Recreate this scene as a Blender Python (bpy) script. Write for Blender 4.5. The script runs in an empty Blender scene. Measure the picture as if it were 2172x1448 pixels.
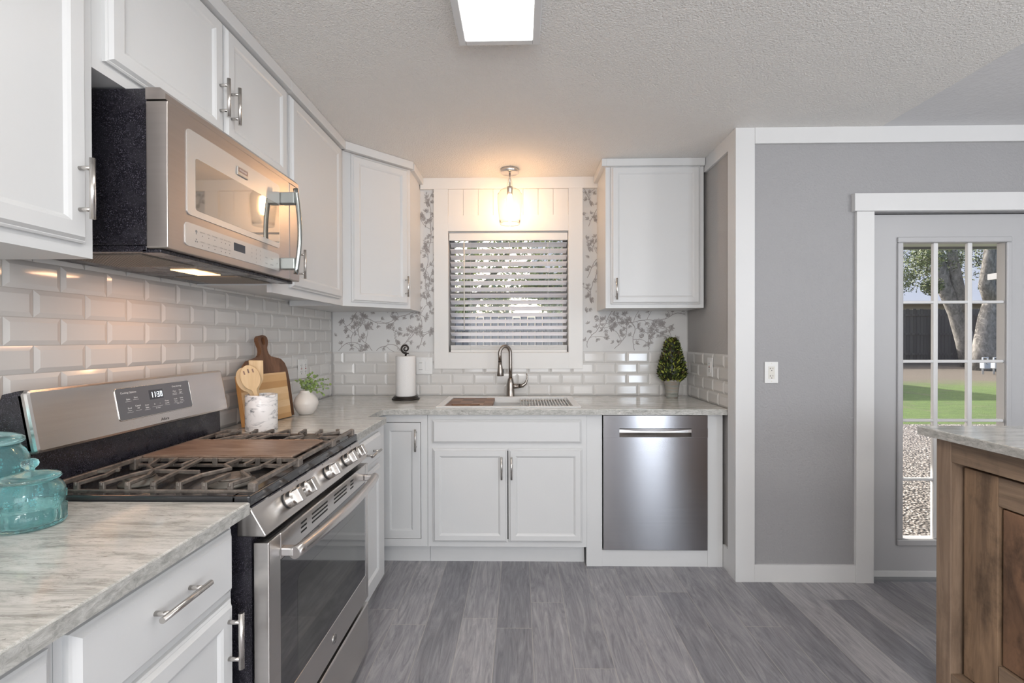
import bpy, bmesh, math, random
from mathutils import Matrix, Vector, Quaternion
random.seed(7)
sc = bpy.context.scene
COL = sc.collection
PI = math.pi

# ------------------------------------------------------------------ camera, world, sun, fill lights, exposure
def make_camera():
    f, yaw, pitch, roll = 997.2, .01777, .00553, -.00237
    cy, sy, cp, sp = math.cos(yaw), math.sin(yaw), math.cos(pitch), math.sin(pitch)
    fw = Vector((-sy*cp, cy*cp, -sp)); r = Vector((cy, sy, 0)); u = r.cross(fw)
    cr, sr = math.cos(roll), math.sin(roll)
    r, u = cr*r + sr*u, -sr*r + cr*u
    cd = bpy.data.cameras.new('camera'); cd.sensor_width = 36; cd.lens = f/2172*36
    cd.clip_start = .02; cd.clip_end = 300
    co = bpy.data.objects.new('camera', cd); COL.objects.link(co)
    m = Matrix((( r.x, u.x, -fw.x, 0), (r.y, u.y, -fw.y, 0), (r.z, u.z, -fw.z, 1.312), (0, 0, 0, 1)))
    co.matrix_world = m
    sc.camera = co
make_camera()

sc.view_settings.view_transform = 'Standard'
sc.view_settings.look = 'None'
sc.view_settings.gamma = 1
sc.view_settings.use_curve_mapping = False
sc.view_settings.exposure = 0.0

def make_world():
    w = bpy.data.worlds.new('sky'); sc.world = w; w.use_nodes = True
    nt = w.node_tree; nt.nodes.clear()
    o = nt.nodes.new('ShaderNodeOutputWorld'); b = nt.nodes.new('ShaderNodeBackground')
    s = nt.nodes.new('ShaderNodeTexSky'); s.sky_type = 'NISHITA'; s.sun_disc = False
    s.sun_elevation = math.radians(36); s.sun_rotation = math.radians(-30); s.dust_density = 5.; s.air_density = .8
    b.inputs['Strength'].default_value = .38
    nt.links.new(s.outputs[0], b.inputs[0]); nt.links.new(b.outputs[0], o.inputs[0])
make_world()

def lamp(name, kind, loc, energy, color=(1, 1, 1), size=None, size_y=None, rot=(0, 0, 0), radius=None):
    d = bpy.data.lights.new(name, kind); d.energy = energy; d.color = color
    if kind == 'AREA':
        d.shape = 'RECTANGLE'; d.size = size; d.size_y = size_y or size
    if radius is not None:
        if kind == 'SUN': d.angle = radius
        else: d.shadow_soft_size = radius
    o = bpy.data.objects.new(name, d); COL.objects.link(o); o.location = loc; o.rotation_euler = rot
    return o
sun_dir = Vector((.46, -.80, -.60)).normalized()        # travels this way
so = lamp('sun', 'SUN', (0, 0, 20), 8.0, (1, .95, .86), radius=.01)
so.rotation_euler = sun_dir.to_track_quat('-Z', 'Y').to_euler()
# unseen fill added out of view, and the door daylight mirrored in the dishwasher
lamp('dining_fill_light', 'POINT', (3.0, .2, 1.95), 34, (1, .97, .93), radius=.2)
lamp('kitchen_fill_light', 'POINT', (.05, -1.3, 1.95), 66, (1, .965, .925), radius=.25)
lamp('rear_fill_light', 'AREA', (.2, -3.15, 1.35), 60, (.95, .97, 1), 2.6, 1.7, rot=(PI/2, 0, 0))
lamp('patio_door_daylight', 'AREA', (2.35, -3.15, 1.1), 46, (.78, .88, 1), .5, 2.0, rot=(PI/2, 0, 0))
lamp('side_fill_light', 'AREA', (4.9, -2.15, 1.4), 45, (.93, .96, 1), 1.7, 1.6, rot=(PI/2, 0, PI/2))

# ------------------------------------------------------------------ node materials
class NT:
    def __init__(s, name):
        s.m = bpy.data.materials.new(name); s.m.use_nodes = True
        s.t = s.m.node_tree; s.t.nodes.clear()
        s.out = s.t.nodes.new('ShaderNodeOutputMaterial')
    def n(s, typ, **kw):
        nd = s.t.nodes.new('ShaderNode' + typ)
        for k, v in kw.items():
            if k in nd.inputs: s.put(nd.inputs[k], v)
            else: setattr(nd, k, v)
        return nd
    def put(s, sock, v):
        if hasattr(v, 'is_output') or isinstance(v, bpy.types.NodeSocket): s.t.links.new(v, sock)
        elif isinstance(v, (tuple, list)) and len(v) == 3 and sock.type == 'RGBA': sock.default_value = (*v, 1)
        else: sock.default_value = v
    def math(s, op, a, b=0.0):
        nd = s.t.nodes.new('ShaderNodeMath'); nd.operation = op
        s.put(nd.inputs[0], a); s.put(nd.inputs[1], b); return nd.outputs[0]
    def pos(s, scale=(1, 1, 1), loc=(0, 0, 0), rot=(0, 0, 0)):
        tc = s.t.nodes.new('ShaderNodeTexCoord'); mp = s.t.nodes.new('ShaderNodeMapping')
        mp.inputs['Scale'].default_value = scale; mp.inputs['Location'].default_value = loc; mp.inputs['Rotation'].default_value = rot
        s.t.links.new(tc.outputs['Object'], mp.inputs['Vector']); return mp.outputs[0]
    def noise(s, vec, scale, detail=3, rough=.55, dist=0):
        nd = s.t.nodes.new('ShaderNodeTexNoise')
        nd.inputs['Scale'].default_value = scale; nd.inputs['Detail'].default_value = detail
        nd.inputs['Roughness'].default_value = rough; nd.inputs['Distortion'].default_value = dist
        s.t.links.new(vec, nd.inputs['Vector']); return nd.outputs[0]
    def ramp(s, fac, stops):
        nd = s.t.nodes.new('ShaderNodeValToRGB'); cr = nd.color_ramp
        while len(cr.elements) < len(stops): cr.elements.new(.5)
        for e, (p, c) in zip(cr.elements, stops):
            e.position = p; e.color = (*c, 1) if len(c) == 3 else c
        s.t.links.new(fac, nd.inputs[0]); return nd.outputs[0]
    def mix(s, fac, a, b, blend='MIX'):
        nd = s.t.nodes.new('ShaderNodeMix'); nd.data_type = 'RGBA'; nd.blend_type = blend
        s.put(nd.inputs[0], fac); s.put(nd.inputs[6], a); s.put(nd.inputs[7], b); return nd.outputs[2]
    def bump(s, h, strength=.2, dist=.01):
        nd = s.t.nodes.new('ShaderNodeBump'); nd.inputs['Strength'].default_value = strength
        nd.inputs['Distance'].default_value = dist; s.t.links.new(h, nd.inputs['Height']); return nd.outputs[0]
    def bsdf(s, **kw):
        nd = s.t.nodes.new('ShaderNodeBsdfPrincipled')
        for k, v in kw.items(): s.put(nd.inputs[k.replace('_', ' ')], v)
        s.t.links.new(nd.outputs[0], s.out.inputs[0]); return nd
G3 = lambda v: (v, v, v)

def flat(name, color, rough=.5, metal=0., **kw):
    t = NT(name); t.bsdf(Base_Color=color, Roughness=rough, Metallic=metal, **kw); return t.m

def paint(name, color, rough=.42, scale=60, strength=.06):
    t = NT(name); v = t.pos()
    c = t.mix(t.noise(v, 3, 4), tuple(x*.97 for x in color), tuple(min(1, x*1.03) for x in color))
    t.bsdf(Base_Color=c, Roughness=rough, Normal=t.bump(t.noise(v, scale, 3), strength, .009 if 'ceil' in name or 'wall' in name else .004)); return t.m

def steel(name, color, rough=.27, stretch=(2, 2, 120), strength=0., aniso=.75):
    t = NT(name); n = t.noise(t.pos(stretch), 1, 3, .6)
    c = t.mix(n, tuple(x*.93 for x in color), tuple(min(1, x*1.06) for x in color))
    t.bsdf(Base_Color=c, Metallic=1., Roughness=rough, Anisotropic=aniso, Anisotropic_Rotation=.25); return t.m

def wood(name, dark, light, axis='x', scale=18, rough=.45, long=.08, strength=.12, spots=0, spot_color=(.02, .012, .008)):
    t = NT(name)
    s = {'x': (long, 1, 1), 'y': (1, long, 1), 'z': (1, 1, long)}[axis]
    v = t.pos(s); n = t.noise(v, scale, 5, .62, .8); n2 = t.noise(v, scale*6, 3, .6)
    c = t.ramp(n, [(.28, dark), (.5, tuple((a+b)/2 for a, b in zip(dark, light))), (.72, light)])
    c = t.mix(t.math('MULTIPLY', n2, .35), c, tuple(x*.55 for x in dark))
    if spots:
        p = t.ramp(t.noise(t.pos((1, 1, .6)), 7, 5, .7), [(.52, G3(0)), (.68, G3(spots))])
        c = t.mix(p, c, spot_color)
    t.bsdf(Base_Color=c, Roughness=rough, Normal=t.bump(n2, strength, .003)); return t.m

M = {}
M['cab'] = paint('white_cabinet_paint', (.665, .668, .668), .36, 90, .05)
M['trim'] = paint('white_trim_paint', (.70, .70, .70), .4, 90, .05)
M['doorpaint'] = paint('backlit_door_paint', (.47, .47, .48), .4, 90, .05)  # shade of the backlit door put into the colour
M['board'] = paint('white_window_board_paint', (.76, .75, .73), .45, 60, .05)
M['grey'] = paint('grey_wall_paint', (.345, .342, .35), .55, 95, .4)
M['grout'] = flat('grey_grout', (.50, .48, .45), .8)
M['grey_lit'] = paint('lit_grey_wall_paint', (.42, .405, .395), .55, 130, .35)  # same grey paint, lightened and warmed for the window and lamp light on it
M['plain'] = paint('rear_wall_paint', (.50, .49, .48), .6)
M['tile'] = flat('glossy_white_tile', (.66, .645, .625), .09, Coat_Weight=.2)
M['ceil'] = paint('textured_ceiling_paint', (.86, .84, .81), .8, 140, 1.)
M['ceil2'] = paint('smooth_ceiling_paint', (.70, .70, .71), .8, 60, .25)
M['nickel'] = steel('brushed_nickel', (.64, .61, .58), .27, aniso=0)
M['faucet'] = steel('brushed_faucet_nickel', (.31, .28, .255), .24, aniso=0)
M['steel'] = steel('brushed_stainless', (.60, .575, .555), .27)
M['steeldw'] = steel('brushed_dark_stainless', (.36, .35, .355), .2, aniso=.9)
M['steelmw'] = steel('warm_brushed_stainless', (.50, .455, .43), .3, aniso=.4)
M['mwhandle'] = flat('satin_grey_handle', (.40, .42, .41), .18, 1.)
M['chrome'] = flat('polished_steel', (.66, .64, .62), .14, 1.)
M['blackplastic'] = flat('black_plastic', (.02, .02, .022), .4)
M['black'] = flat('black_gap', (.006, .006, .006), .6)
M['white'] = flat('white_plastic', (.78, .78, .77), .35)
M['ivory'] = flat('ivory_plastic', (.70, .68, .63), .4)
M['lettering'] = flat('white_print', (.80, .82, .85), .6)
M['dark_print'] = flat('dark_print', (.07, .065, .06), .6)
M['mid_print'] = flat('grey_print', (.22, .21, .20), .6)
M['sink'] = flat('white_composite_sink', (.80, .80, .79), .3)

def m_enamel(name, base, speck, rough=.16, scale=900):
    t = NT(name); v = t.pos()
    s = t.ramp(t.noise(v, scale, 2, .6), [(.56, base), (.72, speck)])
    d = t.ramp(t.noise(v, 14, 5, .7), [(.45, G3(rough)), (.75, G3(rough*2.6))])
    t.bsdf(Base_Color=s, Roughness=d, Specular_IOR_Level=.6); return t.m
M['enamel'] = m_enamel('speckled_black_enamel', (.013, .012, .017), (.14, .13, .16), .2, 480)
M['enamel2'] = flat('glossy_black_enamel', (.028, .028, .03), .13, Specular_IOR_Level=.6)

def m_iron():
    t = NT('worn_cast_iron'); v = t.pos()
    c = t.ramp(t.noise(v, 30, 5, .7), [(.3, (.08, .07, .062)), (.55, (.20, .172, .15)), (.78, (.34, .28, .23))])
    t.bsdf(Base_Color=c, Roughness=.42, Metallic=.35, Normal=t.bump(t.noise(v, 300, 3), .25, .002)); return t.m
M['iron'] = m_iron()
def m_griddle():
    t = NT('seasoned_griddle_iron'); v = t.pos((.8, 3, 1))
    c = t.ramp(t.noise(v, 9, 6, .7), [(.3, (.17, .105, .07)), (.52, (.28, .19, .14)), (.75, (.40, .30, .235))])
    t.bsdf(Base_Color=c, Roughness=.36, Metallic=.2, Normal=t.bump(t.noise(t.pos(), 200, 3), .12, .002)); return t.m
M['griddle'] = m_griddle()
M['burner'] = flat('dull_burner_metal', (.20, .185, .165), .55, .6)

def m_floor():
    t = NT('grey_vinyl_planks'); tc = t.n('TexCoord'); sp = t.n('SeparateXYZ', Vector=tc.outputs['Object'])
    W, L = .162, 1.22
    fx = t.math('DIVIDE', t.math('ADD', sp.outputs[0], .112), W); row = t.math('FLOOR', fx); fr = t.math('FRACT', fx)
    wn = t.n('TexWhiteNoise', noise_dimensions='1D', W=row)
    fy = t.math('ADD', t.math('DIVIDE', sp.outputs[1], L), t.math('MULTIPLY', wn.outputs[0], 7.31))
    cell = t.math('FLOOR', fy); fc = t.math('FRACT', fy)
    comb = t.n('CombineXYZ', X=row, Y=cell); wn2 = t.n('TexWhiteNoise', noise_dimensions='2D', Vector=comb.outputs[0])
    off = t.math('MULTIPLY', wn2.outputs[0], 37.)
    v = t.n('CombineXYZ', X=t.math('ADD', t.math('MULTIPLY', sp.outputs[0], 1.), off), Y=t.math('MULTIPLY', sp.outputs[1], .11), Z=off).outputs[0]
    g = t.noise(v, 26, 6, .68, 2.2); g2 = t.noise(v, 140, 3, .6)
    v3 = t.n('CombineXYZ', X=t.math('ADD', sp.outputs[0], off), Y=t.math('MULTIPLY', sp.outputs[1], .45), Z=off).outputs[0]
    cl = t.noise(v3, 5, 3, .6)
    c = t.ramp(g, [(.25, (.155, .153, .166)), (.5, (.308, .303, .318)), (.75, (.475, .468, .475))])
    c = t.mix(t.math('MULTIPLY', g2, .32), c, (.15, .147, .165))
    tone = t.ramp(t.math('MULTIPLY', t.math('ADD', wn2.outputs[0], cl), .5), [(.2, (.80, .80, .83)), (.8, (1.34, 1.325, 1.31))])
    c = t.mix(1., c, tone, 'MULTIPLY')
    ex = t.math('MINIMUM', fr, t.math('SUBTRACT', 1., fr)); ey = t.math('MULTIPLY', t.math('MINIMUM', fc, t.math('SUBTRACT', 1., fc)), L/W)
    e = t.math('LESS_THAN', t.math('MINIMUM', ex, ey), .011)
    c = t.mix(t.math('MULTIPLY', e, .45), c, (.52, .48, .43))
    t.bsdf(Base_Color=c, Roughness=t.ramp(g, [(.2, G3(.28)), (.8, G3(.42))]), Normal=t.bump(g2, .06, .002)); return t.m
M['floor'] = m_floor()

def m_granite():
    t = NT('white_granite')
    v = t.pos((1.0, 6.5, 3.5), rot=(0, 0, .06)); n = t.noise(v, 5.5, 9, .76, .9)
    c = t.ramp(n, [(.26, (.20, .205, .185)), (.40, (.42, .42, .39)), (.52, (.62, .61, .575)), (.70, (.76, .745, .715))])
    n2 = t.noise(t.pos((3, 13, 7), rot=(0, 0, .12)), 9, 8, .8, .6)
    c = t.mix(t.ramp(n2, [(.52, G3(0)), (.68, G3(.85))]), c, (.25, .24, .21))
    sp = t.noise(t.pos((14, 34, 30)), 4.5, 5, .8)
    c = t.mix(t.ramp(sp, [(.63, G3(0)), (.72, G3(.8))]), c, (.13, .12, .11))
    bu = t.noise(t.pos((3, 12, 8), loc=(3, 1, 4)), 6, 4, .7)
    c = t.mix(t.ramp(bu, [(.68, G3(0)), (.76, G3(.55))]), c, (.20, .09, .085))
    t.bsdf(Base_Color=c, Roughness=.13, Coat_Weight=.2); return t.m
M['granite'] = m_granite()
def m_granite_edge():
    t = NT('rough_granite_edge')
    n = t.noise(t.pos((1.5, 1.5, 3)), 28, 7, .72, .6)
    c = t.ramp(n, [(.25, (.20, .20, .185)), (.45, (.42, .415, .39)), (.72, (.68, .67, .64))])
    t.bsdf(Base_Color=c, Roughness=.4, Normal=t.bump(n, .5, .01)); return t.m
M['granite_edge'] = m_granite_edge()

def m_marble():
    t = NT('white_marble'); n = t.noise(t.pos((9, 9, 22), rot=(.5, .3, .2)), 1.3, 6, .62, 1.8)
    c = t.ramp(n, [(.32, (.10, .11, .13)), (.42, (.60, .60, .61)), (.5, (.84, .83, .83))])
    t.bsdf(Base_Color=c, Roughness=.25); return t.m
M['marble'] = m_marble()
M['walnut'] = wood('walnut_wood', (.075, .032, .015), (.24, .12, .065), 'z', 30, .4, .12)
M['walnut_edge'] = wood('walnut_edge_wood', (.11, .042, .016), (.30, .14, .06), 'z', 30, .38, .12)
M['bamboo'] = wood('light_utensil_wood', (.62, .41, .20), (.82, .62, .37), 'z', 22, .5, .1, .05)
M['edgewood'] = wood('orange_edge_wood', (.50, .24, .07), (.68, .37, .14), 'z', 22, .45, .1, .05)
M['islandwood'] = wood('weathered_island_wood', (.085, .052, .033), (.42, .275, .17), 'z', 14, .6, .1, .35, .55)
M['islandpost'] = wood('bleached_post_wood', (.16, .105, .07), (.46, .33, .235), 'z', 14, .6, .1, .35, .25)
M['islandrail'] = wood('weathered_rail_wood', (.14, .095, .065), (.44, .31, .21), 'y', 14, .6, .1, .35, .3)
M['islandpanel'] = wood('stained_panel_wood', (.055, .03, .019), (.36, .20, .115), 'z', 9, .45, .35, .3, .8)
def m_striped():
    t = NT('striped_bamboo_board'); tc = t.n('TexCoord'); sp = t.n('SeparateXYZ', Vector=tc.outputs['Object'])
    row = t.math('FLOOR', t.math('DIVIDE', sp.outputs[2], .0325)); wn = t.n('TexWhiteNoise', noise_dimensions='1D', W=row)
    c = t.ramp(wn.outputs[0], [(.0, (.46, .25, .095)), (.45, (.68, .44, .22)), (.8, (.86, .68, .44))])
    g = t.noise(t.pos((1, .1, 1)), 60, 4, .6)
    c = t.mix(t.math('MULTIPLY', g, .45), c, (.45, .24, .09))
    t.bsdf(Base_Color=c, Roughness=.5); return t.m
M['striped'] = m_striped()
def m_sinkboard():
    t = NT('patched_walnut_sink_board'); tc = t.n('TexCoord'); sp = t.n('SeparateXYZ', Vector=tc.outputs['Object'])
    a = t.math('FLOOR', t.math('DIVIDE', sp.outputs[0], .075)); b = t.math('FLOOR', t.math('DIVIDE', sp.outputs[1], .10))
    wn = t.n('TexWhiteNoise', noise_dimensions='2D', Vector=t.n('CombineXYZ', X=a, Y=b).outputs[0])
    c = t.ramp(wn.outputs[0], [(.0, (.12, .055, .028)), (.6, (.20, .095, .05)), (1., (.36, .20, .11))])
    t.bsdf(Base_Color=c, Roughness=.45); return t.m
M['sinkboard'] = m_sinkboard()

def thin_glass(name, tint=(1, 1, 1), fac=.08, rough=.0):
    t = NT(name); tr = t.n('BsdfTransparent', Color=tint); gl = t.n('BsdfGlossy', Color=(1, 1, 1), Roughness=rough)
    fr = t.n('Fresnel', IOR=1.45); mx = t.n('MixShader'); ge = t.n('NewGeometry')
    t.put(mx.inputs[0], t.math('MULTIPLY', t.math('MULTIPLY', fr.outputs[0], fac/.04*.5), t.math('SUBTRACT', 1., ge.outputs['Backfacing']))); t.t.links.new(tr.outputs[0], mx.inputs[1]); t.t.links.new(gl.outputs[0], mx.inputs[2])
    t.t.links.new(mx.outputs[0], t.out.inputs[0]); return t.m
M['pane'] = thin_glass('window_glass')
M['shade'] = thin_glass('clear_shade_glass', (.97, .97, .96), .12)
def m_teal():
    t = NT('aqua_pressed_glass')
    n = t.bump(t.noise(t.pos(), 55, 2), .12, .004)
    t.bsdf(Base_Color=(.62, .95, .97), Roughness=.03, Transmission_Weight=.93, IOR=1.35, Normal=n); return t.m
M['teal'] = m_teal()
def emit(name, color, s):
    t = NT(name); e = t.n('Emission', Color=color, Strength=s); t.t.links.new(e.outputs[0], t.out.inputs[0]); return t.m
M['diffuser'] = emit('lit_diffuser', (1, .985, .96), 9.)
M['bulb'] = emit('lit_bulb', (1, .57, .27), 140.)
M['hoodlamp'] = emit('lit_hood_lamp', (1, .58, .25), 4.)
M['digits'] = emit('lit_clock_digits', (.85, .93, 1), 2.2)
M['ovenglass'] = flat('black_oven_glass', (.012, .012, .013), .045, Specular_IOR_Level=.9, Coat_Weight=.6, Coat_Roughness=.02)
M['ovenwindow'] = flat('inner_oven_window', (.03, .031, .027), .06, Specular_IOR_Level=.9, Coat_Weight=.6, Coat_Roughness=.02)
M['mwglass'] = flat('bronze_mirror_glass', (.50, .455, .41), .035, .85)
M['mwframe'] = flat('silver_window_border', (.60, .58, .56), .3, .6)
M['display'] = flat('grey_display_glass', (.115, .12, .132), .12)
M['lcd'] = flat('dark_display', (.05, .052, .06), .1)
M['mesh'] = flat('metal_filter_mesh', (.36, .32, .28), .4, .8)
M['paper'] = paint('paper_towel', (.78, .77, .76), .9, 220, .5)
M['iron_black'] = flat('dark_bronze_metal', (.028, .022, .019), .4, .5)
M['ceramic'] = flat('cream_ceramic', (.73, .70, .665), .34)
def m_pot():
    t = NT('weathered_clay_pot'); n = t.noise(t.pos((4, 4, 26)), 2, 5, .6)
    c = t.ramp(n, [(.3, (.17, .185, .165)), (.5, (.33, .33, .30)), (.7, (.36, .26, .20))])
    t.bsdf(Base_Color=c, Roughness=.8); return t.m
M['pot'] = m_pot()
M['leaf_dark'] = flat('dark_boxwood_leaf', (.018, .026, .008), .45)
M['leaf_mid'] = flat('green_boxwood_leaf', (.12, .17, .03), .45)
M['leaf_lime'] = flat('lime_boxwood_leaf', (.36, .39, .07), .45)
M['leaf_brown'] = flat('brown_boxwood_leaf', (.075, .05, .02), .5)
M['euca'] = flat('eucalyptus_leaf', (.19, .28, .075), .5)
M['euca2'] = flat('grey_eucalyptus_leaf', (.17, .22, .12), .5)
def m_blind():
    t = NT('white_blind_slat'); d = t.n('BsdfDiffuse', Color=(.84, .84, .87)); tr = t.n('BsdfTranslucent', Color=(.93, .94, .97)); mx = t.n('MixShader', Fac=.62)
    t.t.links.new(d.outputs[0], mx.inputs[1]); t.t.links.new(tr.outputs[0], mx.inputs[2]); t.t.links.new(mx.outputs[0], t.out.inputs[0]); return t.m
M['blind'] = m_blind()
M['alu'] = flat('dark_window_frame', (.16, .155, .15), .5)
M['paperbg'] = flat('wallpaper_ground', (.66, .655, .645), .7)
M['paperprint'] = flat('wallpaper_toile_print', (.31, .285, .275), .7)
M['soffit'] = paint('pale_green_soffit', (.62, .66, .60), .6)
M['red'] = flat('red_button', (.30, .02, .02), .4)

def m_gravel():
    t = NT('gravel'); v = t.n('TexVoronoi', Scale=42., Vector=t.pos())
    c = t.ramp(v.outputs['Color'], [(.1, (.22, .195, .175)), (.5, (.44, .40, .37)), (.9, (.64, .60, .565))])
    d = t.ramp(v.outputs['Distance'], [(.25, G3(1)), (.6, G3(.25))])
    t.bsdf(Base_Color=t.mix(1., c, d, 'MULTIPLY'), Roughness=.9, Normal=t.bump(v.outputs['Distance'], .8, .03)); return t.m
M['gravel'] = m_gravel()
def m_grass():
    t = NT('lawn_grass'); v = t.pos()
    c = t.ramp(t.noise(v, 60, 4, .7), [(.3, (.05, .10, .02)), (.55, (.16, .25, .06)), (.75, (.34, .40, .15))])
    sp = t.n('SeparateXYZ', Vector=t.n('TexCoord').outputs['Object'])
    far = t.ramp(t.math('ADD', t.math('MULTIPLY', sp.outputs[1], .0476), t.math('MULTIPLY', t.noise(v, .8, 4, .7), .14)), [(.66, G3(0)), (.76, G3(1))])
    c = t.mix(t.ramp(t.noise(t.pos((1, 2.5, 1)), 2.2, 6, .75), [(.4, G3(0)), (.65, G3(.6))]), c, (.07, .12, .035)); c = t.mix(far, c, (.17, .145, .115))
    c = t.mix(t.ramp(t.noise(v, 1.2, 5, .7), [(.55, G3(0)), (.72, G3(.7))]), c, (.20, .17, .12))
    t.bsdf(Base_Color=c, Roughness=.9, Normal=t.bump(t.noise(v, 90, 3), .8, .05)); return t.m
M['grass'] = m_grass()
def m_fence(name, a, b):
    t = NT(name); tc = t.n('TexCoord'); sp = t.n('SeparateXYZ', Vector=tc.outputs['Object'])
    f = t.math('DIVIDE', t.math('ADD', sp.outputs[0], sp.outputs[1]), .15); row = t.math('FLOOR', f); fr = t.math('FRACT', f)
    wn = t.n('TexWhiteNoise', noise_dimensions='1D', W=row)
    c = t.mix(wn.outputs[0], a, b); e = t.math('LESS_THAN', fr, .08)
    c = t.mix(t.math('MULTIPLY', e, .8), c, (.01, .01, .01))
    c = t.mix(t.math('MULTIPLY', t.noise(t.pos((6, 6, .5)), 3, 4), .5), c, tuple(x*.5 for x in a))
    t.bsdf(Base_Color=c, Roughness=.9); return t.m
M['fence'] = m_fence('weathered_fence_boards', (.105, .098, .088), (.17, .16, .145))
M['fence_washed'] = m_fence('washed_out_fence_boards', (.36, .36, .36), (.50, .49, .47))  # board colour lightened for the overexposed daylight behind the blind
M['fence_red'] = m_fence('red_cedar_fence_boards', (.20, .085, .05), (.36, .17, .11))
M['bark'] = wood('grey_bark', (.10, .095, .085), (.42, .40, .37), 'z', 10, .9, .5, .8)
M['tleaf'] = flat('tree_leaf', (.10, .125, .06), .6)
M['tleaf2'] = flat('pale_tree_leaf', (.26, .31, .14), .6)
M['wleaf'] = flat('washed_out_tree_leaf', (.30, .34, .24), .6)  # leaf colour paled for the washed-out daylight beyond the blind
M['wleaf2'] = flat('washed_out_yellow_leaf', (.52, .56, .30), .6)  # yellow-green foliage, paled for the same daylight
M['shingle'] = paint('pale_roof_shingles', (.80, .78, .74), .8, 12, .8)
M['brick'] = paint('tan_brick', (.36, .30, .20), .9, 20, .8)
M['siding'] = paint('pale_house_siding', (.66, .65, .66), .7)
M['meter'] = flat('pale_meter_metal', (.50, .54, .58), .5)
M['gutter'] = flat('grey_gutter_metal', (.30, .31, .32), .4, .6)
M['terracotta'] = flat('orange_plastic', (.75, .16, .05), .5)
M['stone'] = paint('pale_stone', (.55, .53, .50), .9)

# ------------------------------------------------------------------ mesh builder
def frame(theta, o):
    """local u along the wall, v up, n out of the wall"""
    c, s = math.cos(theta), math.sin(theta)
    return Matrix(((c, 0, s, o[0]), (s, 0, -c, o[1]), (0, 1, 0, o[2]), (0, 0, 0, 1)))
FB, FL, FR = 0., PI/2, -PI/2     # facing -Y (back wall), +X (left wall), -X (right wall)

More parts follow.
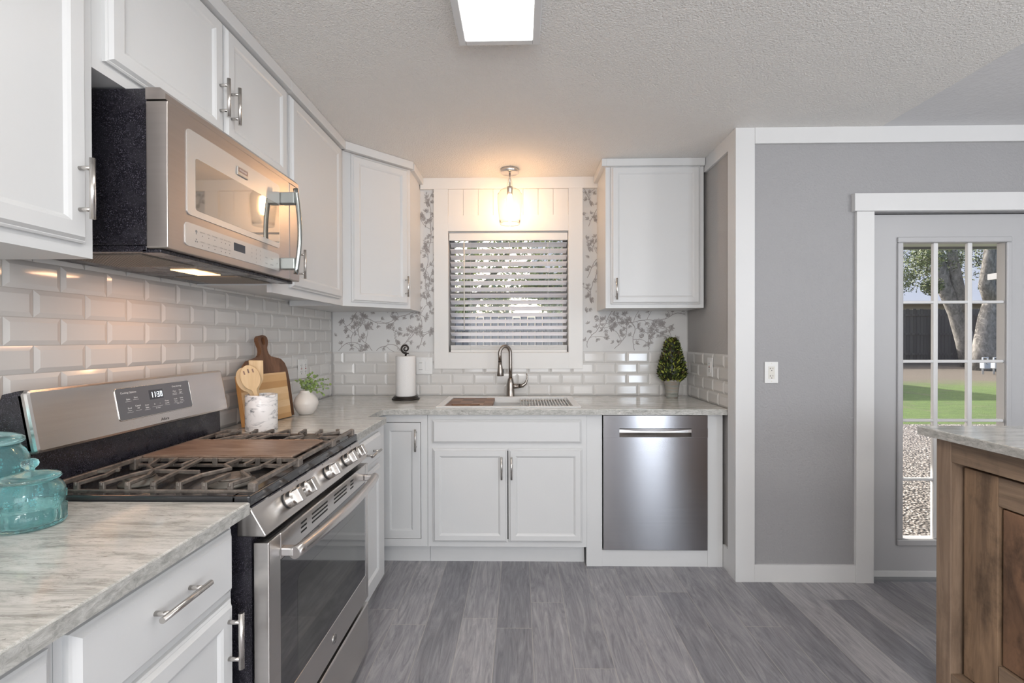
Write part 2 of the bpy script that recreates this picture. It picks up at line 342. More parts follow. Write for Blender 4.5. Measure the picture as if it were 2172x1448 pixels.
class MB:
    def __init__(s, F=None): s.F = F; s.v = []; s.f = []; s.mi = []; s.sm = []; s.cur = 0
    def add(s, vs, fs, smooth=False, F=None):
        F = F or s.F; n = len(s.v)
        for p in vs:
            p = Vector(p); s.v.append(F @ p if F else p)
        for i, f in enumerate(fs):
            s.f.append([n+k for k in f]); s.mi.append(s.cur); s.sm.append(smooth if isinstance(smooth, bool) else smooth[i])
        return s
    def box(s, a, b, F=None):
        x0, y0, z0 = a; x1, y1, z1 = b
        return s.add([(x0,y0,z0),(x1,y0,z0),(x1,y1,z0),(x0,y1,z0),(x0,y0,z1),(x1,y0,z1),(x1,y1,z1),(x0,y1,z1)],
                     [(0,3,2,1),(4,5,6,7),(0,1,5,4),(1,2,6,5),(2,3,7,6),(3,0,4,7)], F=F)
    def bbox(s, a, b, bev=.003, seg=2, F=None):
        bm = bmesh.new(); bmesh.ops.create_cube(bm, size=1)
        for v in bm.verts: v.co = Vector([a[i]+(v.co[i]+.5)*(b[i]-a[i]) for i in range(3)])
        bmesh.ops.bevel(bm, geom=bm.edges[:], offset=bev, segments=seg, affect='EDGES', profile=.5)
        bm.verts.index_update()
        s.add([v.co.copy() for v in bm.verts], [[v.index for v in f.verts] for f in bm.faces], F=F); bm.free(); return s
    def cyl(s, p0, p1, r0, r1=None, seg=20, caps=True, F=None):
        return s.tube([p0, p1], [r0, r0 if r1 is None else r1], seg, caps, F)
    def tube(s, pts, r, seg=10, caps=True, F=None, closed=False):
        pts = [Vector(p) for p in pts]; n = len(pts); rs = r if isinstance(r, (list, tuple)) else [r]*n
        def tan(i):
            if closed: return (pts[(i+1) % n]-pts[i-1]).normalized()
            return (pts[min(i+1, n-1)]-pts[max(i-1, 0)]).normalized()
        t = tan(0); a = Vector((0, 0, 1)) if abs(t.z) < .9 else Vector((1, 0, 0)); u = t.cross(a).normalized()
        vs = []; 
        for i in range(n):
            t2 = tan(i); q = t.rotation_difference(t2); u = (q @ u).normalized(); t = t2; w = t.cross(u)
            for k in range(seg):
                an = 2*PI*k/seg; vs.append(pts[i]+(u*math.cos(an)+w*math.sin(an))*rs[i])
        fs = []; sm = []
        for i in range(n if closed else n-1):
            for k in range(seg):
                j = (i+1) % n
                fs.append((i*seg+k, i*seg+(k+1) % seg, j*seg+(k+1) % seg, j*seg+k)); sm.append(True)
        if caps and not closed:
            fs.append(tuple(range(seg))[::-1]); fs.append(tuple((n-1)*seg+k for k in range(seg))); sm += [False, False]
        return s.add(vs, fs, sm, F)
    def lathe(s, prof, c=(0, 0, 0), seg=40, F=None, smooth=True):
        vs = []; fs = []
        for r, z in prof:
            for k in range(seg):
                a = 2*PI*k/seg; vs.append((c[0]+r*math.cos(a), c[1]+r*math.sin(a), c[2]+z))
        for i in range(len(prof)-1):
            for k in range(seg):
                fs.append((i*seg+k, i*seg+(k+1) % seg, (i+1)*seg+(k+1) % seg, (i+1)*seg+k))
        sm = [smooth]*len(fs)
        if prof[0][0] > 0: fs.append(tuple(range(seg))[::-1]); sm.append(False)
        if prof[-1][0] > 0: fs.append(tuple((len(prof)-1)*seg+k for k in range(seg))); sm.append(False)
        return s.add(vs, fs, sm, F)
    def prism(s, poly, z0, z1, F=None, smooth=False):
        n = len(poly)
        vs = [(x, y, z0) for x, y in poly]+[(x, y, z1) for x, y in poly]
        fs = [tuple(range(n))[::-1], tuple(range(n, 2*n))]+[(i, (i+1) % n, n+(i+1) % n, n+i) for i in range(n)]
        return s.add(vs, fs, [False, False]+[smooth]*n, F)
    def rings(s, rects, F=None, back=True):
        """stack of rectangles (x0,y0,x1,y1,n): a raised and recessed panel"""
        vs = []; fs = []
        for x0, y0, x1, y1, n in rects: vs += [(x0,y0,n),(x1,y0,n),(x1,y1,n),(x0,y1,n)]
        for i in range(len(rects)-1):
            for k in range(4): fs.append((i*4+k, i*4+(k+1) % 4, (i+1)*4+(k+1) % 4, (i+1)*4+k))
        m = (len(rects)-1)*4; fs.append((m, m+1, m+2, m+3))
        if back: fs.append((3, 2, 1, 0))
        return s.add(vs, fs, F=F)
    def quad(s, a, b, c, d, F=None): return s.add([a, b, c, d], [(0, 1, 2, 3)], F=F)
    def build(s, name, mats, parent=None, kind=None, bev=None):
        if not isinstance(mats, (list, tuple)): mats = [mats]
        me = bpy.data.meshes.new(name)
        root = parent
        while root is not None and root.parent is not None: root = root.parent
        off = root.location if root is not None else Vector((0, 0, 0))
        me.from_pydata([p-off for p in s.v], [], s.f)
        for m in mats: me.materials.append(m)
        me.polygons.foreach_set('material_index', s.mi); me.polygons.foreach_set('use_smooth', s.sm); me.update()
        o = bpy.data.objects.new(name, me); COL.objects.link(o)
        if parent is not None: o.parent = parent
        if kind: o['kind'] = kind
        if bev:
            md = o.modifiers.new('edge', 'BEVEL'); md.width = bev; md.segments = 2; md.limit_method = 'ANGLE'; md.angle_limit = .7
        return o

def text_into(mb, txt, size, u, v, F, n=.0004, align='CENTER'):
    c = bpy.data.curves.new('txt', 'FONT'); c.body = txt; c.size = size; c.align_x = align; c.align_y = 'CENTER'; c.resolution_u = 2
    o = bpy.data.objects.new('txt', c); COL.objects.link(o); dg = bpy.context.evaluated_depsgraph_get()
    me = bpy.data.meshes.new_from_object(o.evaluated_get(dg))
    mb.add([(u+p.co.x, v+p.co.y, n) for p in me.vertices], [tuple(p.vertices) for p in me.polygons], F=F)
    bpy.data.objects.remove(o); bpy.data.curves.remove(c); bpy.data.meshes.remove(me)

def thing(name, label, cat, loc, group=None):
    o = bpy.data.objects.new(name, None); COL.objects.link(o); o.location = loc; o.empty_display_size = .05
    o['label'] = label; o['category'] = cat
    if group: o['group'] = group
    return o
def tag(o, label, cat, group=None):
    o['label'] = label; o['category'] = cat
    if group: o['group'] = group
    return o
def struct(mb, name, mats, parent=None, bev=None):
    return mb.build(name, mats, parent, kind='structure', bev=bev)

# ------------------------------------------------------------------ the setting
H = 2.44; XL = -1.332; YB = 3.308; XR = 1.166; HC = .914
struct(MB().box((-1.6, -3.3, -.06), (1.29, 3.43, 0)).box((1.29, -3.3, -.06), (5.1, 2.70, 0)), 'floor', M['floor'])
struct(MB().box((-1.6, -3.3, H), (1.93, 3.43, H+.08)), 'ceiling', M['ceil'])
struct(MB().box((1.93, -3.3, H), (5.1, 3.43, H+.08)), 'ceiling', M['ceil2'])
wl = struct(MB().box((-1.46, -3.3, 0), (-1.34, 3.43, H)), 'wall_left', M['plain'])
WX0, WX1, WZ0, WZ1 = -.505, .337, 1.215, 2.06
wb = struct(MB().box((-1.34, 3.316, 0), (WX0, 3.43, H)).box((WX1, 3.316, 0), (1.29, 3.43, H))
            .box((WX0, 3.316, 0), (WX1, 3.43, WZ0)).box((WX0, 3.316, WZ1), (WX1, 3.43, H)), 'wall_back', M['plain'])
wr = struct(MB().prism([(1.174, 2.561), (1.2, 2.561), (1.2, 2.701), (1.29, 2.701), (1.29, 3.316), (1.174, 3.316)], 0, H), 'wall_right', M['grey_lit'])
DX0, DX1, DZ = 1.888, 2.815, 1.987
struct(MB().box((1.2, 2.561, 0), (DX0, 2.70, H)).box((DX1, 2.561, 0), (5.1, 2.70, H)).box((DX0, 2.561, DZ), (DX1, 2.70, H)), 'wall_dining', M['grey'])
struct(MB().box((-1.34, -3.3, 0), (5.1, -3.2, H)), 'wall_rear', M['plain'])
struct(MB().box((5.0, -3.2, 0), (5.1, 2.56, H)), 'wall_side', M['plain'])

# bevelled subway tile: each tile a raised cushion over the grout
TP, TR_ = .154, .0766
def tiles(mb, n_rows, u0, u1, first, v0=0.):
    for j in range(n_rows):
        u = first + (TP/2 if j % 2 else 0) - TP*40
        while u < u1:
            a, b = max(u, u0)+.001, min(u+TP, u1)-.001
            if b-a > .012:
                z0, z1 = v0+j*TR_+.001, v0+(j+1)*TR_-.001
                k = min(.013, (b-a)*.3)
                mb.rings([(a, z0, b, z1, 0), (a, z0, b, z1, .002), (a+k, z0+.013, b-k, z1-.013, .0068)], back=False)
            u += TP
F = frame(FL, (-1.3398, 0, HC))
b = MB(F); tiles(b, 9, .2, YB, 1.191-.077)
struct(b, 'tile_backsplash', M['tile'], wl)
struct(MB(F).rings([(.2, 0, YB, .70, .0), (.2, 0, YB, .70, .0012)]), 'grout', M['grout'], wl)
F = frame(FB, (0, 3.3158, HC))
b = MB(F); tiles(b, 4, XL, XR, XL); struct(b, 'tile_backsplash', M['tile'], wb)
struct(MB(F).rings([(XL, 0, XR, TR_*4, .0), (XL, 0, XR, TR_*4, .0012)]), 'grout', M['grout'], wb)
F = frame(FR, (1.1738, YB, HC))
b = MB(F); tiles(b, 4, 0, YB-2.645, .05); struct(b, 'tile_backsplash', M['tile'], wr)
struct(MB(F).rings([(0, 0, YB-2.645, TR_*4, .0), (0, 0, YB-2.645, TR_*4, .0012)]), 'grout', M['grout'], wr)

# wallpaper: pale ground with a printed toile of branches, leaves and roses
def wallpaper():
    z0 = HC+TR_*4+.001
    b = MB(frame(FB, (0, 3.3155, 0)))
    for x0, x1 in ((XL, -.6), (.43, XR)): b.rings([(x0, z0, x1, H-.005, 0), (x0, z0, x1, H-.005, .002)])
    b.cur = 1; rnd = random.Random(11); cnt = [0]
    def lay():
        cnt[0] += 1; return .0026+cnt[0]*4e-7
    areas = [(XL, -.60, z0, 1.56), (-.72, -.60, 1.5, 2.38), (.43, XR, z0, 1.56), (.43, .545, 1.5, 2.38)]
    def ok(x, z): return any(a <= x <= c and e <= z <= g for a, c, e, g in areas)
    def ribbon(pts, w):
        for (xa, za), (xb, zb) in zip(pts, pts[1:]):
            if not (ok(xa, za) and ok(xb, zb)): continue
            n = lay(); L = math.hypot(xb-xa, zb-za) or 1; dx, dz = -(zb-za)/L*w, (xb-xa)/L*w
            b.quad((xa-dx, za-dz, n), (xb-dx, zb-dz, n), (xb+dx, zb+dz, n), (xa+dx, za+dz, n))
    def leaf(x, z, a, L):
        if not (ok(x, z) and ok(x+math.cos(a)*L, z+math.sin(a)*L)): return
        n = lay(); c, s = math.cos(a), math.sin(a); w = L*.17
        for sg in (1, -1):       # two half-blades with a pale rib between them
            P = [(0, .0006*sg), (L*.3, w*sg), (L*.65, w*.85*sg), (L, 0), (L*.5, .0012*sg)]
            if sg < 0: P = P[::-1]
            b.add([(x+c*p-s*q, z+s*p+c*q, n) for p, q in P], [tuple(range(5))])
    def rose(x, z, R):
        if not ok(x, z): return
        for r0, r1, m, ph in ((R, R*.72, 6, .2), (R*.6, R*.38, 5, .5), (R*.28, .0, 4, 0)):
            for k in range(m):
                n = lay(); a0 = ph+2*PI*k/m; pts = [(x+math.cos(a0+t*.85*2*PI/m)*r, z+math.sin(a0+t*.85*2*PI/m)*r*.9, n) for r, ts in ((r0, (0, .5, 1)), (r1, (1, .5, 0))) for t in ts]
                if all(ok(p[0], p[1]) for p in pts): b.add(pts, [tuple(range(6))])
    def spray(x, z, a, L):
        for da in (-.9, -.35, .2, .8): leaf(x, z, a+da+rnd.uniform(-.15, .15), L*rnd.uniform(.8, 1.25))
    def bird(x, z):
        if not (ok(x-.03, z-.04) and ok(x+.03, z+.05)): return
        for k in range(9):
            a = 1.9+k*.06; leaf(x+.006*math.sin(k*2.1), z-.034+k*.007, a, .017)
        leaf(x-.004, z+.03, 1.2, .024); leaf(x, z-.02, -1.3, .045); leaf(x+.008, z-.022, -1.1, .04)
    def branch(x, z, a, steps, w, depth=0):
        pts = [(x, z)]
        for i in range(steps):
            a += rnd.uniform(-.38, .38); x += math.cos(a)*.019; z += math.sin(a)*.019; pts.append((x, z))
            if i % 3 == 1:
                sd = rnd.choice((-1, 1)); x2, z2 = x+math.cos(a+sd)*.018, z+math.sin(a+sd)*.018
                ribbon([(x, z), (x2, z2)], w*.6); spray(x2, z2, a+sd, .025)
            if depth < 1 and i % 5 == 3: branch(x, z, a+rnd.choice((-1, 1))*rnd.uniform(.6, 1.1), int(steps*.55), w*.75, depth+1)
        ribbon(pts, w); rose(x, z, rnd.uniform(.011, .015)); spray(x, z, a, .026)
    for x, z, a in ((-1.29, 1.23, .9), (-1.02, 1.23, 1.0), (-1.05, 1.23, 2.3), (-.72, 1.24, 1.7), (-.86, 1.23, .9), (-1.25, 1.40, .3), (-1.2, 1.28, 1.9), (-1.1, 1.46, .2), (-.92, 1.42, .4), (-.7, 1.40, 1.4), (-.66, 1.56, 1.5), (-.68, 1.74, 1.3), (-.64, 1.92, 1.7), (-.67, 2.1, 1.4), (-.65, 2.26, 1.5),
                    (.47, 1.25, 1.4), (.55, 1.36, .9), (.8, 1.23, 2.0), (.66, 1.24, .8), (.90, 1.23, 1.1), (.72, 1.42, .2), (1.1, 1.26, 1.9), (.98, 1.44, .3),
                    (.50, 1.56, 1.6), (.47, 1.74, 1.3), (.51, 1.92, 1.7), (.48, 2.1, 1.4), (.5, 2.25, 1.5)):
        branch(x, z, a, 12, .0019)
    for x, z in ((-1.10, 1.44), (-.88, 1.33), (-.66, 1.66), (-.67, 1.98), (.49, 1.62), (.48, 1.98), (.9, 1.36), (.63, 1.42), (.49, 2.3), (-.66, 2.3)): bird(x, z)
    for _ in range(60):
        a = rnd.choice(areas); spray(rnd.uniform(a[0], a[1]), rnd.uniform(a[2], a[3]), rnd.uniform(0, 6.28), .022)
    struct(b, 'wallpaper', [M['paperbg'], M['paperprint']], wb)
wallpaper()

# trims and baseboards
struct(MB().box((1.156, 2.545, 0), (1.258, 2.561, H)).box((1.156, 2.561, 0), (1.174, 2.642, H)), 'trim_1', M['trim'], bev=.0015)
struct(MB().box((1.158, 2.642, 2.355), (1.174, 2.985, H)), 'trim_2', M['trim'], bev=.0015)
struct(MB().box((1.258, 2.543, 2.354), (5.0, 2.561, H)), 'trim_3', M['trim'], bev=.0015)
struct(MB().box((1.795, 2.541, 0), (1.888, 2.561, 1.987)).box((2.815, 2.541, 0), (2.905, 2.561, 1.987)).box((1.778, 2.531, 1.987), (2.925, 2.561, 2.081)), 'trim_4', M['trim'], bev=.0015)
struct(MB().box((1.258, 2.545, 0), (1.795, 2.561, .094)).box((2.905, 2.545, 0), (5.0, 2.561, .094)), 'baseboard_dining', M['trim'], bev=.0015)
struct(MB().box((1.160, 2.642, 0), (1.174, 2.72, .13)), 'baseboard_right', M['trim'], bev=.0015)
# window surround: flat casing, head board to the ceiling, beadboard panel
wc = struct(MB().box((-.605, 3.29, 1.103), (WX0, 3.3155, 2.362)).box((WX1, 3.29, 1.103), (.436, 3.3155, 2.362)).box((WX0, 3.29, 1.103), (WX1, 3.3155, WZ0)), 'trim_5', M['board'], bev=.001)
struct(MB().box((-.70, 3.288, 2.362), (.545, 3.3155, H)), 'trim_6', M['board'], bev=.001)
b = MB(); n = 8
for k in range(n):
    x0 = WX0+(WX1-WX0)*k/n; x1 = WX0+(WX1-WX0)*(k+1)/n
    b.bbox((x0+.0006, 3.299, 2.17), (x1-.0006, 3.3155, 2.362), .0022, 1)
struct(b, 'beadboard', M['board'], wc)
struct(MB().box((WX0, 3.2935, 2.068), (WX1, 3.3155, 2.178)), 'head_board', M['board'], wc, bev=.001)

# window_1: frame, meeting rail, panes
w1 = struct(MB().box((WX0, 3.385, WZ0), (WX0+.03, 3.42, WZ1)).box((WX1-.03, 3.385, WZ0), (WX1, 3.42, WZ1)).box((WX0+.03, 3.385, WZ0), (WX1-.03, 3.42, WZ0+.03)).box((WX0+.03, 3.385, WZ1-.03), (WX1-.03, 3.42, WZ1)), 'window_1', M['alu'], bev=.002)
struct(MB().box((WX0+.03, 3.383, 1.618), (WX1-.03, 3.415, 1.648)), 'meeting_rail', M['alu'], w1)
struct(MB().box((WX0+.03, 3.402, WZ0+.03), (WX1-.03, 3.405, 1.618)), 'window_pane', M['pane'], w1)
struct(MB().box((WX0+.03, 3.402, 1.648), (WX1-.03, 3.405, WZ1-.03)), 'window_pane', M['pane'], w1)

# door_1: french door with fifteen lights
d = MB(frame(FB, (0, 2.645, 0)))
gx0, gx1, gz0, gz1 = 2.08, 2.63, .215, 1.83
sx0, sx1, st, sb = 1.893, 2.810, 1.982, .012
T = .045
d.box((sx0, sb, 0), (gx0, st, T)).box((gx1, sb, 0), (sx1, st, T)).box((gx0, sb, 0), (gx1, gz0, T)).box((gx0, gz1, 0), (gx1, st, T))
d1 = struct(d, 'door_1', M['doorpaint'])
m = MB(frame(FB, (0, 2.645, 0)))
for a, c in (((gx0-.03, gz0-.035, T), (gx1+.03, gz0, T+.012)), ((gx0-.03, gz1, T), (gx1+.03, gz1+.03, T+.012)), ((gx0-.03, gz0, T), (gx0, gz1, T+.012)), ((gx1, gz0, T), (gx1+.03, gz1, T+.012))):
    m.bbox(a, c, .006, 2)
struct(m, 'glazing_frame', M['doorpaint'], d1)
m = MB(frame(FB, (0, 2.645, 0)))
xs = [gx0+(gx1-gx0)*k/3 for k in (1, 2)]; zs = [gz0+(gz1-gz0)*k/5 for k in (1, 2, 3, 4)]
for x in xs: m.bbox((x-.013, gz0, .0225), (x+.013, gz1, T-.001), .006, 2)
for z in zs: m.bbox((gx0, z-.008, .0225), (gx1, z+.008, T-.003), .005, 2)
struct(m, 'muntin_grid', M['trim'], d1)
struct(MB(frame(FB, (0, 2.645, 0))).box((gx0, gz0, .018), (gx1, gz1, .022)), 'door_pane', M['pane'], d1)
struct(MB().bbox((1.889, 2.592, .001), (2.814, 2.60, .042), .002), 'door_sweep', M['trim'], d1)
struct(MB().box((1.889, 2.563, 0), (2.814, 2.70, .011)), 'threshold', M['gutter'], d1)

# ------------------------------------------------------------------ cabinets
def pull(parent, F, u, v, L, vert=True, name='handle', r=.006, off=.03):
    b = MB(F); h = L/2; k = h-.022
    if vert:
        b.cyl((u, v-h, off), (u, v+h, off), r, seg=16); 
        for s in (-k, k): b.cyl((u, v+s, 0), (u, v+s, off), r*.8, seg=12)
    else:
        b.cyl((u-h, v, off), (u+h, v, off), r, seg=16)
        for s in (-k, k): b.cyl((u+s, v, 0), (u+s, v, off), r*.8, seg=12)
    o = b.build(name, M['nickel'], parent); o['label'] = 'brushed nickel bar handle'; return o

def shaker(b, x0, y0, x1, y1, t=.02, fw=.05, rec=.008):
    def R(i, n): return (x0+i, y0+i, x1-i, y1-i, n)
    b.rings([R(0, 0), R(0, t*.45), R(.004, t*.6), R(.006, t*.6), R(.013, t), R(fw-.006, t), R(fw, t-.003), R(fw+.006, t-rec)])
def slab(b, x0, y0, x1, y1, t=.02):
    def R(i, n): return (x0+i, y0+i, x1-i, y1-i, n)
    b.rings([R(0, 0), R(0, t*.5), R(.004, t*.6), R(.013, t)])

def door(parent, F, x0, y0, x1, y1, t=.02, fw=.05, name='door'):
    b = MB(F); shaker(b, x0, y0, x1, y1, t, fw); return b.build(name, M['cab'], parent)
def drawer(parent, F, x0, y0, x1, y1, name='drawer'):
    b = MB(F); slab(b, x0, y0, x1, y1); return b.build(name, M['cab'], parent)

XF = -.70      # face frame of the base run on the left
def base_left(label, y0, y1, dy0, dy1, zd0, zd1, zr0, zr1, pull_d, pull_r, side='far'):
    c = thing('base_cabinet', label, 'cabinet', (XF-.3, (y0+y1)/2, 0))
    MB().box((XL+.01, y0, .11), (XF, y1, .881)).build('carcass', M['cab'], c)
    MB().box((XL+.01, y0+.002, 0), (XF-.07, y1-.002, .11)).build('toe_kick', M['cab'], c)
    F = frame(FL, (XF, 0, 0))
    dr = drawer(c, F, dy0, zd0, dy1, zd1)
    if pull_d: pull(dr, frame(FL, (XF+.02, 0, 0)), pull_d[0], pull_d[1], .135, False)
    do = door(c, F, dy0, zr0, dy1, zr1)
    if pull_r: pull(do, frame(FL, (XF+.02, 0, 0)), pull_r[0], pull_r[1], .13, True)
    return c
base_left('white base cabinet on the near side of the range, drawer above door', .688, 1.118, .702, 1.104, .715, .862, .13, .697, (.905, .803), (1.078, .612))
base_left('white base cabinet in the bottom corner of the photo, barely showing', .15, .687, .18, .672, .715, .862, .13, .697, None, None)
base_left('narrow white base cabinet between the range and the corner cabinet', 1.918, 2.392, 1.94, 2.283, .735, .862, .165, .708, (2.11, .797), None)

def sink_run():
    Y = 2.70
    c = thing('corner_base_cabinet', 'white corner base cabinet with one narrow inset door, beside the range run', 'cabinet', (-.72, 3.0, 0))
    F = frame(FB, (0, Y, 0))
    b = MB(F)      # face frame around the inset door
    b.box((-.83, .116, -.02), (-.805, .881, 0)).box((-.575, .116, -.02), (-.537, .881, 0)).box((-.805, .116, -.02), (-.575, .158, 0)).box((-.805, .833, -.02), (-.575, .881, 0))
    b.box((-.83, .116, -.55), (-.537, .14, -.02)).box((-.56, .14, -.55), (-.537, .70, -.02))
    b.build('carcass', M['cab'], c)
    MB(F).box((-.83, 0, -.12), (-.537, .116, -.068)).build('toe_kick', M['cab'], c)
    dd = MB(F); x0, y0, x1, y1 = -.802, .161, -.578, .830
    R = lambda i, n: (x0+i, y0+i, x1-i, y1-i, n)
    dd.rings([R(0, -.018), R(0, 0), R(.044, 0), R(.05, -.002), R(.054, -.008)])
    do = dd.build('door', M['cab'], c); pull(do, F, -.602, .733, .128)
    MB(F).box((-.805, .158, -.022), (-.575, .833, -.020)).build('door_gap', M['black'], c)

    c = thing('sink_cabinet', 'white sink base cabinet with a false drawer front above two doors', 'cabinet', (-.08, 3.0, 0))
    b = MB(F)
    b.box((-.535, .116, -.02), (-.49, .881, 0)).box((.335, .116, -.02), (.377, .881, 0)).box((-.49, .116, -.02), (.335, .16, 0)).box((-.49, .67, -.02), (.335, .73, 0)).box((-.49, .835, -.02), (.335, .881, 0)).box((-.095, .16, -.02), (-.055, .67, 0))
    b.box((-.535, .116, -.59), (-.517, .881, -.02)).box((.359, .116, -.59), (.377, .881, -.02)).box((-.517, .116, -.59), (.359, .135, -.02)).box((-.517, .135, -.59), (.359, .6, -.58))
    b.build('carcass', M['cab'], c)
    MB(F).box((-.535, 0, -.12), (.374, .116, -.068)).build('toe_kick', M['cab'], c)
    drawer(c, F, -.508, .714, .349, .848, 'false_drawer_front')
    F2 = frame(FB, (0, Y-.02, 0))
    d1 = door(c, F, -.506, .146, -.0765, .683, fw=.046); pull(d1, F2, -.108, .580, .128)
    d2 = door(c, F, -.0705, .146, .354, .683, fw=.046); pull(d2, F2, -.0515, .580, .128)
    MB(F).box((-.0775, .16, .0), (-.0695, .67, .002)).build('door_gap', M['black'], c)

    s = thing('dishwasher_surround', 'plain white filler panels framing the stainless dishwasher', 'cabinet panel', (.42, 2.75, 0))
    G = frame(FB, (0, 2.712, 0))
    MB(G).box((.379, 0, -.04), (.469, .881, 0)).build('stile', M['cab'], s, bev=.001)
    MB(G).box((1.072, 0, -.04), (1.158, .881, 0)).build('stile', M['cab'], s, bev=.001)
    MB(G).box((.469, 0, -.03), (1.072, .094, -.002)).build('kick_board', M['cab'], s, bev=.001)

    w = thing('dishwasher', 'stainless steel dishwasher built in under the back counter', 'dishwasher', (.77, 3.0, 0))
    G = frame(FB, (0, 2.70, 0)); x0, x1, z0, z1 = .4735, 1.0685, .099, .874
    hx0, hx1, hz0, hz1 = .566, .976, .749, .796
    b = MB(G)
    b.bbox((x0, z0, -.045), (x1, hz0, 0), .0025).bbox((x0, hz1, -.045), (x1, z1, 0), .0025).box((x0, hz0-.004, -.045), (hx0, hz1+.004, -.0001)).box((hx1, hz0-.004, -.045), (x1, hz1+.004, -.0001))
    b.build('door_panel', M['steeldw'], w)
    p = MB(G); N = 14     # scooped pocket handle with a curved upper lip
    for k in range(N):
        ua, ub = hx0+(hx1-hx0)*k/N, hx0+(hx1-hx0)*(k+1)/N
        def lip(u): q = (u-hx0)/(hx1-hx0); return hz1-.004-.012*math.sin(PI*q)
        p.add([(ua, hz0, 0), (ub, hz0, 0), (ub, hz0+.02, -.028), (ua, hz0+.02, -.028)], [(0, 1, 2, 3)], True)
        p.add([(ua, hz0+.02, -.028), (ub, hz0+.02, -.028), (ub, hz1, -.03), (ua, hz1, -.03)], [(0, 1, 2, 3)], True)
        p.add([(ua, lip(ua), -.001), (ub, lip(ub), -.001), (ub, hz1, .001), (ua, hz1, .001)], [(0, 1, 2, 3)])
        p.add([(ua, lip(ua), -.001), (ua, hz1, -.03), (ub, hz1, -.03), (ub, lip(ub), -.001)], [(0, 1, 2, 3)])
    o = p.build('pocket_handle', M['steel'], w); o['label'] = 'scooped pocket handle'
    MB(G).box((x0+.01, z1-.001, -.5), (x1-.01, z1+.004, -.03)).box((x0+.01, z0+.02, -.55), (x1-.01, z1-.002, -.046)).build('tub', M['blackplastic'], w)
sink_run()

# worktops
def worktops():
    zt, zb = HC, HC-.032
    c = MB()
    c.bbox((XL+.002, .1, zb), (-.665, 1.139, zt), .003, 2)
    o = c.build('countertop', [M['granite']]); tag(o, 'pale veined granite worktop under the aqua glass jars, nearest the camera', 'countertop')
    e = MB().box((-.6655, .1, zb+.002), (-.6635, 1.138, zt-.003)).build('cut_edge', M['granite_edge'], o); e['label'] = 'rough cut stone edge'
    hx0, hx1, hy0, hy1 = -.458, .318, 2.735, 3.185
    c = MB()
    c.box((XL+.002, 1.913, zb), (-.6875, 2.392, zt)).box((XL+.002, 2.392, zb), (-.785, 2.655, zt)).box((XL+.002, 2.655, zb), (hx0, YB-.001, zt))
    c.box((hx0, 2.655, zb), (hx1, hy0, zt)).box((hx0, hy1, zb), (hx1, YB-.001, zt)).box((hx1, 2.655, zb), (XR-.001, YB-.001, zt))
    o = c.build('countertop', [M['granite']]); tag(o, 'L-shaped pale granite worktop carrying the sink, vase and topiary', 'countertop')
    e = MB().box((-.76, 2.653, zb+.001), (XR-.002, 2.6549, zt-.003)).box((-.6874, 1.914, zb+.001), (-.6855, 2.388, zt-.003))
    e.prism([(-.785, 2.393), (-.7835, 2.393), (-.7835, 2.62), (-.776, 2.64), (-.76, 2.653), (-.76, 2.655), (-.785, 2.655)], zb+.001, zt-.0005)
    e = e.build('cut_edge', M['granite_edge'], o); e['label'] = 'rough cut stone edge'
worktops()

